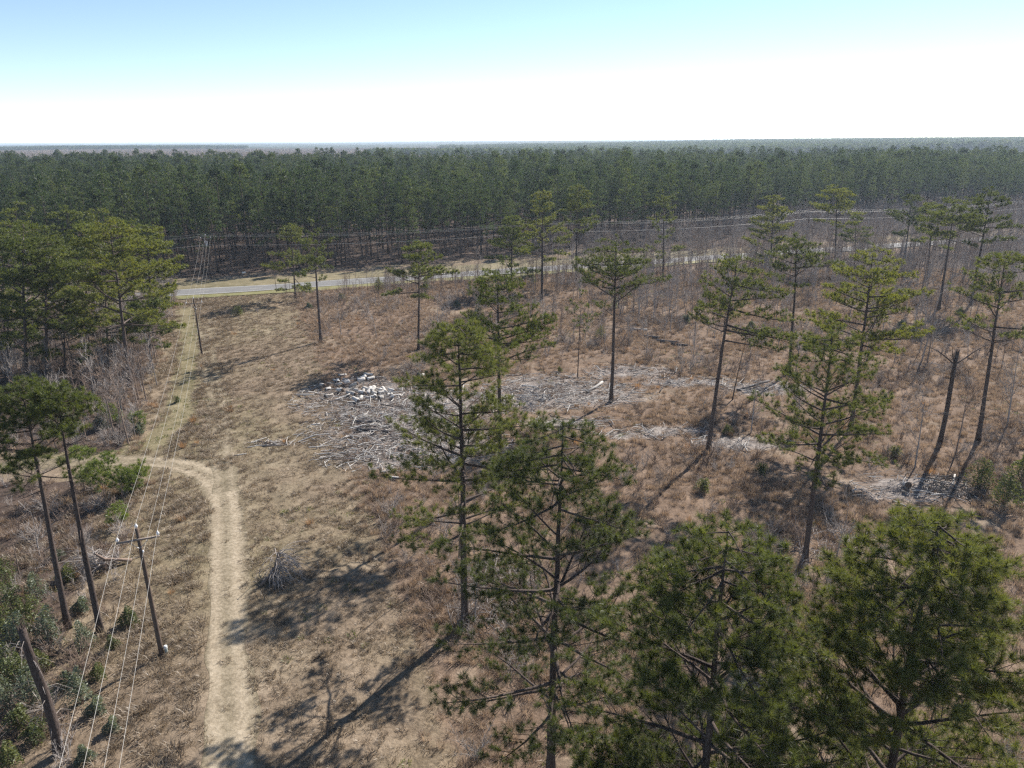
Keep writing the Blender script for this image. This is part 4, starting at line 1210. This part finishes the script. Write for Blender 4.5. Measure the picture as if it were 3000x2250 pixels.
# loose sticks and chips: too many to count
def sticks(name, n, seed, label, mats, chips=False):
    rg = np.random.default_rng(seed); P0, P1, r0_, r1_ = [], [], [], []
    sp = Soup()
    areas = np.array([d[2]*d[3] for d in DEBRIS]); areas[:5] *= 1.35; areas = areas/areas.sum()
    w = rg.choice(len(DEBRIS), n, p=areas)
    D = np.array(DEBRIS)[w]
    a = rg.uniform(0, 6.28, n); q_ = np.sqrt(rg.random(n))*1.0
    X = D[:, 0]+D[:, 2]*q_*np.cos(a); Y = D[:, 1]+D[:, 3]*q_*np.sin(a)
    L = rg.gamma(1.6, .55, n).clip(.2, 4.5)*(.35 if chips else 1.0)
    th = rg.normal(.25, .8, n)
    z = height(X, Y)+rg.uniform(.03, .22, n)+.35*debris_mask(X, Y)*rg.random(n)
    dx = np.stack([np.cos(th), np.sin(th), rg.normal(0, .12, n)], 1)*L[:, None]*.5
    P = np.stack([X, Y, z], 1)
    rr = rg.uniform(.02, .06, n)*(.6+.3*L)
    bendv = rg.normal(0, .08, (n, 3))*L[:, None]
    V, Fq = segs(P-dx, P+bendv, rr, rr*.85, 4); sp.add(V, Fq, 0)
    V, Fq = segs(P+bendv, P+dx, rr*.85, rr*.5, 4); sp.add(V, Fq, 0)
    return tag(link(name, sp.mesh(name, mats)), label, 'debris', kind='stuff')
sticks('slash_debris', 4600, 31, 'pale weathered sticks and splintered wood strewn over the cleared ground', [M['wood_grey']])
sticks('brown_slash_debris', 1500, 35, 'weathered tan and brown branch pieces mixed through the slash', [M['twig_brown']])
sticks('dark_slash_debris', 900, 32, 'dark brown twigs and bark pieces mixed through the slash', [M['wood_dark']])
sticks('wood_chips', 6000, 33, 'small grey bark chips spread on the bare ground', [M['twig']], True)

# heaps of brush
def brush_heap(px, py, n, r, h, seed, label, mat, name='brush_heap', droop=0.0):
    rg = np.random.default_rng(seed); x, y, z = G(px, py); s0, s1, q0, q1 = [], [], [], []
    for i in range(n):
        a = rg.uniform(0, 6.28); q_ = r*math.sqrt(rg.random()); p = np.array([q_*math.cos(a), .7*q_*math.sin(a), h*(1-(q_/r)**2)*rg.random()+.05])
        d = np.array([rg.normal(), rg.normal(), rg.normal(0, .3)+.15]); d /= np.linalg.norm(d); L = rg.uniform(.5, 2.0); rr = rg.uniform(.012, .05)
        for j in range(3):
            qn = p+d*L/3; s0.append(p); s1.append(qn); q0.append(rr*(1-.25*j)); q1.append(rr*(.75-.25*j)+.003); p = qn; d = d+rg.normal(0, .2, 3)-[0, 0, droop]; d /= np.linalg.norm(d)
    V, Fq = segs(s0, s1, q0, q1, 4)
    return tag(link(name, mesh(name, V, Fq, [M[mat]]), None, (x, y, z)), label, 'brush heap')
brush_heap(1150, 1105, 320, 5.5, 1.3, 1, 'dark shaded heap of piled branches at the back of the slash pile', 'wood_dark')  # shade over this heap is put into its dark wood colour
brush_heap(2790, 1425, 240, 3.5, 1.2, 2, 'dark brush heap beside the small debris heap on the right', 'wood_dark')
brush_heap(1420, 1800, 160, 3.0, .8, 3, 'grey brush tangle at the foot of the tall narrow pine', 'twig')
brush_heap(1470, 1690, 220, 3.6, 1.2, 4, 'pale grey bare bramble between the narrow pine and the spreading pine', 'twig')
brush_heap(2450, 1600, 260, 4.5, 1.0, 5, 'pale grey bramble patch right of the slim straight pine', 'twig')
brush_heap(2730, 1080, 160, 3.5, .8, 6, 'grey brush around the double stemmed leafless tree', 'twig')

def fallen_top(px, py, seed, label, name, L, n, mat, curl):
    """dead broken top lying on the ground with curling twigs"""
    rg = np.random.default_rng(seed); x, y, z = G(px, py)
    root = link(name, None, None, (x, y, z)); tag(root, label, 'dead tree')
    P = np.array([[-1.6, -.6, .15], [-1.1, .2, .5], [-.9, 1.0, .9], [-.8, 1.6, 1.7]])*L/3
    V, Fq = tube(P, np.array([.13, .12, .10, .07])*L/3, 8, True, rg, .08)
    link('trunk', mesh('trunk', V, Fq, [M['twig_brown']], smooth=True), root)
    s0, s1, q0, q1 = [], [], [], []
    for i in range(n):
        p = P[rg.integers(1, 4)]+rg.normal(0, .1, 3); a = rg.normal(0, .9); e = rg.uniform(-.1, .75); p[2] *= rg.uniform(.25, 1)
        d = np.array([math.cos(a)*math.cos(e), math.sin(a)*math.cos(e), math.sin(e)]); LL = rg.uniform(1.0, 3.8)*L/3
        for j in range(7):
            qn = p+d*LL/7; qn[2] = max(qn[2], .03); s0.append(p); s1.append(qn); q0.append(.035-.004*j); q1.append(.031-.004*j); p = qn
            d = d+rg.normal(0, .14, 3)+np.array([0, 0, -curl]); d /= np.linalg.norm(d)
            if j > 1:
                for _ in range(2):
                    dd = d+rg.normal(0, .5, 3)+np.array([0, 0, -.2]); dd /= np.linalg.norm(dd); s0.append(p); s1.append(p+dd*rg.uniform(.2, .5)); q0.append(.012); q1.append(.006)
    V, Fq = segs(s0, s1, q0, q1, 4)
    link('branch', mesh('branch', V, Fq, [M[mat]]), root)
    return root
r_ = fallen_top(835, 1705, 12, 'dead grey pine top lying in the field right of the track', 'fallen_tree_top', 3.3, 95, 'twig', .24)
r_ = fallen_top(330, 1640, 13, 'pale grey fallen bare tree arching over behind the near utility pole', 'fallen_bare_tree', 3.4, 70, 'twig', .18)
r_.rotation_euler = (0, 0, 2.6)

# ------------------------------------------------------------------ utility poles and wires
def lathe(prof, k=10):
    a = np.arange(k)*2*math.pi/k; n = len(prof)
    V = np.array([[r*math.cos(t), r*math.sin(t), z] for r, z in prof for t in a])
    j = np.arange(k); jn = (j+1) % k
    f = np.stack([j, jn, k+jn, k+j], 1)
    return V, (f[None]+(np.arange(n-1)*k)[:, None, None]).reshape(-1, 4)
INS = mesh('insulator', *lathe([(.001, .30), (.045, .30), (.06, .26), (.05, .22), (.10, .19), (.11, .15), (.05, .13), (.09, .09), (.09, .06), (.03, .04), (.02, -.08), (.001, -.08)]), [M['porcelain']], smooth=True)
LDIR = math.atan2(-.378, 1.0)                      # direction of the line seen from above
ARM = 1.22
def utility_pole(x, y, H, label, kind=0, rz=None, lean=0.0):
    rz = -LDIR if rz is None else rz
    root = link('utility_pole', None, None, (x, y, float(height(x, y))), rz); tag(root, label, 'utility pole')
    rg = np.random.default_rng(int(abs(x)))
    t = np.linspace(0, 1, 7)
    V, Fq = tube(np.stack([lean*t, 0*t, -.4+t*(H+.4)], 1), .175-.065*t, 12, True)
    link('pole', mesh('pole', V, Fq, [M['pole_wood']], smooth=True), root)
    za = H-.75
    sp = Soup(); sp.box((lean, -.17, za), (2*ARM+.2, .10, .12)); link('crossarm', sp.mesh('crossarm', [M['arm_wood']]), root)
    for s in (-1, 1):
        V, Fq = segs([[lean+s*.62, -.225, za-.04]], [[lean+s*.05, -.21, za-.62]], [.022], [.022], 4)
        link('brace', mesh('brace', V, Fq, [M['steel']]), root)
    for s in (-1, 1):
        link('insulator', INS, root, (lean+s*ARM, -.17, za+.10))
    link('insulator', INS, root, (lean, 0, H+.06))
    sp = Soup(); V, Fq = lathe([(.001, .09), (.05, .09), (.06, 0), (.05, -.09), (.001, -.09)]); sp.add(V, Fq)
    link('spool_insulator', sp.mesh('spool_insulator', [M['porcelain']], True), root, (lean+.15, -.16, za-.95))
    if kind == 1:
        for s, dz in ((-.35, .28), (.30, .22)):
            V, Fq = lathe([(.001, .35), (.07, .35), (.09, .2), (.06, .1), (.09, 0), (.06, -.1), (.09, -.2), (.05, -.3), (.001, -.3)])
            link('fuse_cutout', mesh('fuse_cutout', V, Fq, [M['porcelain']], smooth=True), root, (s*.8, -.24, za-.9+dz-.4))
        V, Fq = lathe([(.001, .5), (.2, .5), (.24, .42), (.24, -.4), (.2, -.46), (.001, -.46)], 14)
        link('transformer', mesh('transformer', V, Fq, [M['steel']], smooth=True), root, (.0, -.42, H-2.6))
        sp = Soup(); sp.box((0, .17, za-1.3), (.10, 2.5, .12)); link('crossarm', sp.mesh('crossarm', [M['arm_wood']]), root)
        for s in (-1, 1):
            link('insulator', INS, root, (0, .17+s*1.15, za-1.2))
    return root
xA, yA, zA = G(475, 1922); xB, yB, zB = G(592, 1040); xC, yC, zC = G(619, 815)
HA = at_y(409, 1549, yA)[2]-zA; HB = at_y(572, 876, yB)[2]-zB; HC = at_y(605, 690, yC)[2]-zC
utility_pole(xA, yA, HA, 'near brown wooden utility pole with crossarm left of the dirt track')
utility_pole(xB, yB, HB, 'brown wooden utility pole standing in the field before the road')
utility_pole(xC, yC, HC, 'dark utility pole with white insulators across the road at the forest', 1)
px0, py0 = xA+(xA-xB)*.98, yA-(yB-yA)*.98
def wire_pts(A, B, sag, n=24):
    t = np.linspace(0, 1, n)[:, None]
    P = np.array(A)*(1-t)+np.array(B)*t; P[:, 2] -= 4*sag*(t*(1-t))[:, 0]
    return P
c_, s_ = math.cos(-LDIR), math.sin(-LDIR)
def wire(label, offx, offy, dz, rad=.0085):
    stations = [(px0, py0, 10.4), (xA, yA, HA), (xB, yB, HB), (xC, yC, HC)]
    pts_ = []
    for a_, b_ in zip(stations[:-1], stations[1:]):
        A = (a_[0]+c_*offx-s_*offy, a_[1]+s_*offx+c_*offy, float(height(a_[0], a_[1]))+a_[2]+dz)
        B = (b_[0]+c_*offx-s_*offy, b_[1]+s_*offx+c_*offy, float(height(b_[0], b_[1]))+b_[2]+dz)
        w = wire_pts(A, B, 1.1); pts_.append(w if not pts_ else w[1:])
    P = np.concatenate(pts_)
    V, Fq = tube(P, np.full(len(P), rad), 5, False)
    tag(link('power_wire', mesh('power_wire', V, Fq, [M['wire']], smooth=True)), label, 'wire', 'power wires along the pole line')
wire('power wire on the left end of the crossarms along the pole line', -ARM, -.17, -.75+.42)
wire('power wire on the pole tops of the pole line', 0, 0, .38)
wire('power wire on the right end of the crossarms along the pole line', ARM, -.17, -.75+.42)
wire('lower neutral wire on the pole sides of the pole line', .17, -.22, -1.7)

# roadside line
def road_pole(x, y, H, label):
    r_ = link('utility_pole', None, None, (x, y, float(height(x, y))), math.atan(.35)); tag(r_, label, 'utility pole')
    t = np.linspace(0, 1, 6)
    V, Fq = tube(np.stack([0*t, 0*t, -.4+t*(H+.4)], 1), .17-.06*t, 10, True); link('pole', mesh('pole', V, Fq, [M['pole_wood']], smooth=True), r_)
    sp = Soup(); sp.box((.15, 0, H-.6), (.10, 2.5, .12)); link('crossarm', sp.mesh('crossarm', [M['arm_wood']]), r_)
    for s in (-1, 0, 1):
        link('insulator', INS, r_, (.15 if s else 0, s*1.15, (H-.5) if s else H+.06))
road_pole(9.5, 222.0, 11.0, 'roadside utility pole standing behind the tall pine at centre')
road_pole(105, 256.0, 11.0, 'roadside utility pole among thicket beyond the road on the right')
st = [(-175, 157.5, 11), (xC, yC, HC), (9.5, 222, 11), (105, 256, 11), (205, 291, 11)]
ca, sa = math.cos(math.atan(.35)), math.sin(math.atan(.35))
for lab, off, dz, rad in [('roadside wire nearest the road running along the forest', -1.15, -.2, .022), ('middle roadside wire on the pole tops running along the forest', 0, .36, .022),
                     ('roadside wire nearest the forest running along it', 1.15, -.2, .022), ('lower thick roadside cable running along the forest edge', 0, -2.6, .035)]:
    pts_ = []
    for a_, b_ in zip(st[:-1], st[1:]):
        A = (a_[0]-sa*off, a_[1]+ca*off, a_[2]+dz); B = (b_[0]-sa*off, b_[1]+ca*off, b_[2]+dz)
        w = wire_pts(A, B, 1.2); pts_.append(w if not pts_ else w[1:])
    P = np.concatenate(pts_)
    V, Fq = tube(P, np.full(len(P), rad), 5, False)
    tag(link('power_wire', mesh('power_wire', V, Fq, [M['wire']], smooth=True)), lab, 'wire', 'power wires along the road')

# cable pedestal beside the near pole
x, y, z = G(489, 1918)
root = link('cable_pedestal', None, None, (x, y, z)); tag(root, 'small grey green cable pedestal with white cap beside the near utility pole', 'pedestal')
V, Fq = lathe([(.001, 0), (.11, 0), (.11, .62), (.10, .63), (.001, .63)], 12); link('body', mesh('body', V, Fq, [M['grey_green']], smooth=False), root)
V, Fq = lathe([(.125, .57), (.13, .72), (.12, .77), (.06, .80), (.001, .80)], 12); link('cap', mesh('cap', V, Fq, [M['white_plastic']], smooth=True), root)
# small white roadside sign
x, y, z = G(716, 812)
root = link('roadside_sign', None, None, (x, y, z), .3); tag(root, 'small white sign on a post at the forest edge across the road', 'sign')
for s in (-1, 1):
    sp = Soup(); sp.box((s*.3, 0, .7), (.06, .05, 1.5)); link('post', sp.mesh('post', [M['arm_wood']]), root)
sp = Soup(); sp.box((0, -.04, 1.25), (.95, .025, .5)); link('panel', sp.mesh('panel', [M['white_plastic']]), root)

# ------------------------------------------------------------------ air
mt, nt, out = new_mat('hazy_air')
pv = nt.nodes.new('ShaderNodeVolumePrincipled')
pv.inputs['Color'].default_value = (.72, .85, 1.0, 1)
pv.inputs['Density'].default_value = .00014
pv.inputs['Anisotropy'].default_value = .25
nt.links.new(pv.outputs[0], out.inputs['Volume'])
sp = Soup(); sp.box((0, 8000, 15), (28000, 18000, 48))
hz = link('haze', sp.mesh('haze', [mt])); tag(hz, 'thin bluish haze in the air over the woods', 'haze', kind='stuff')
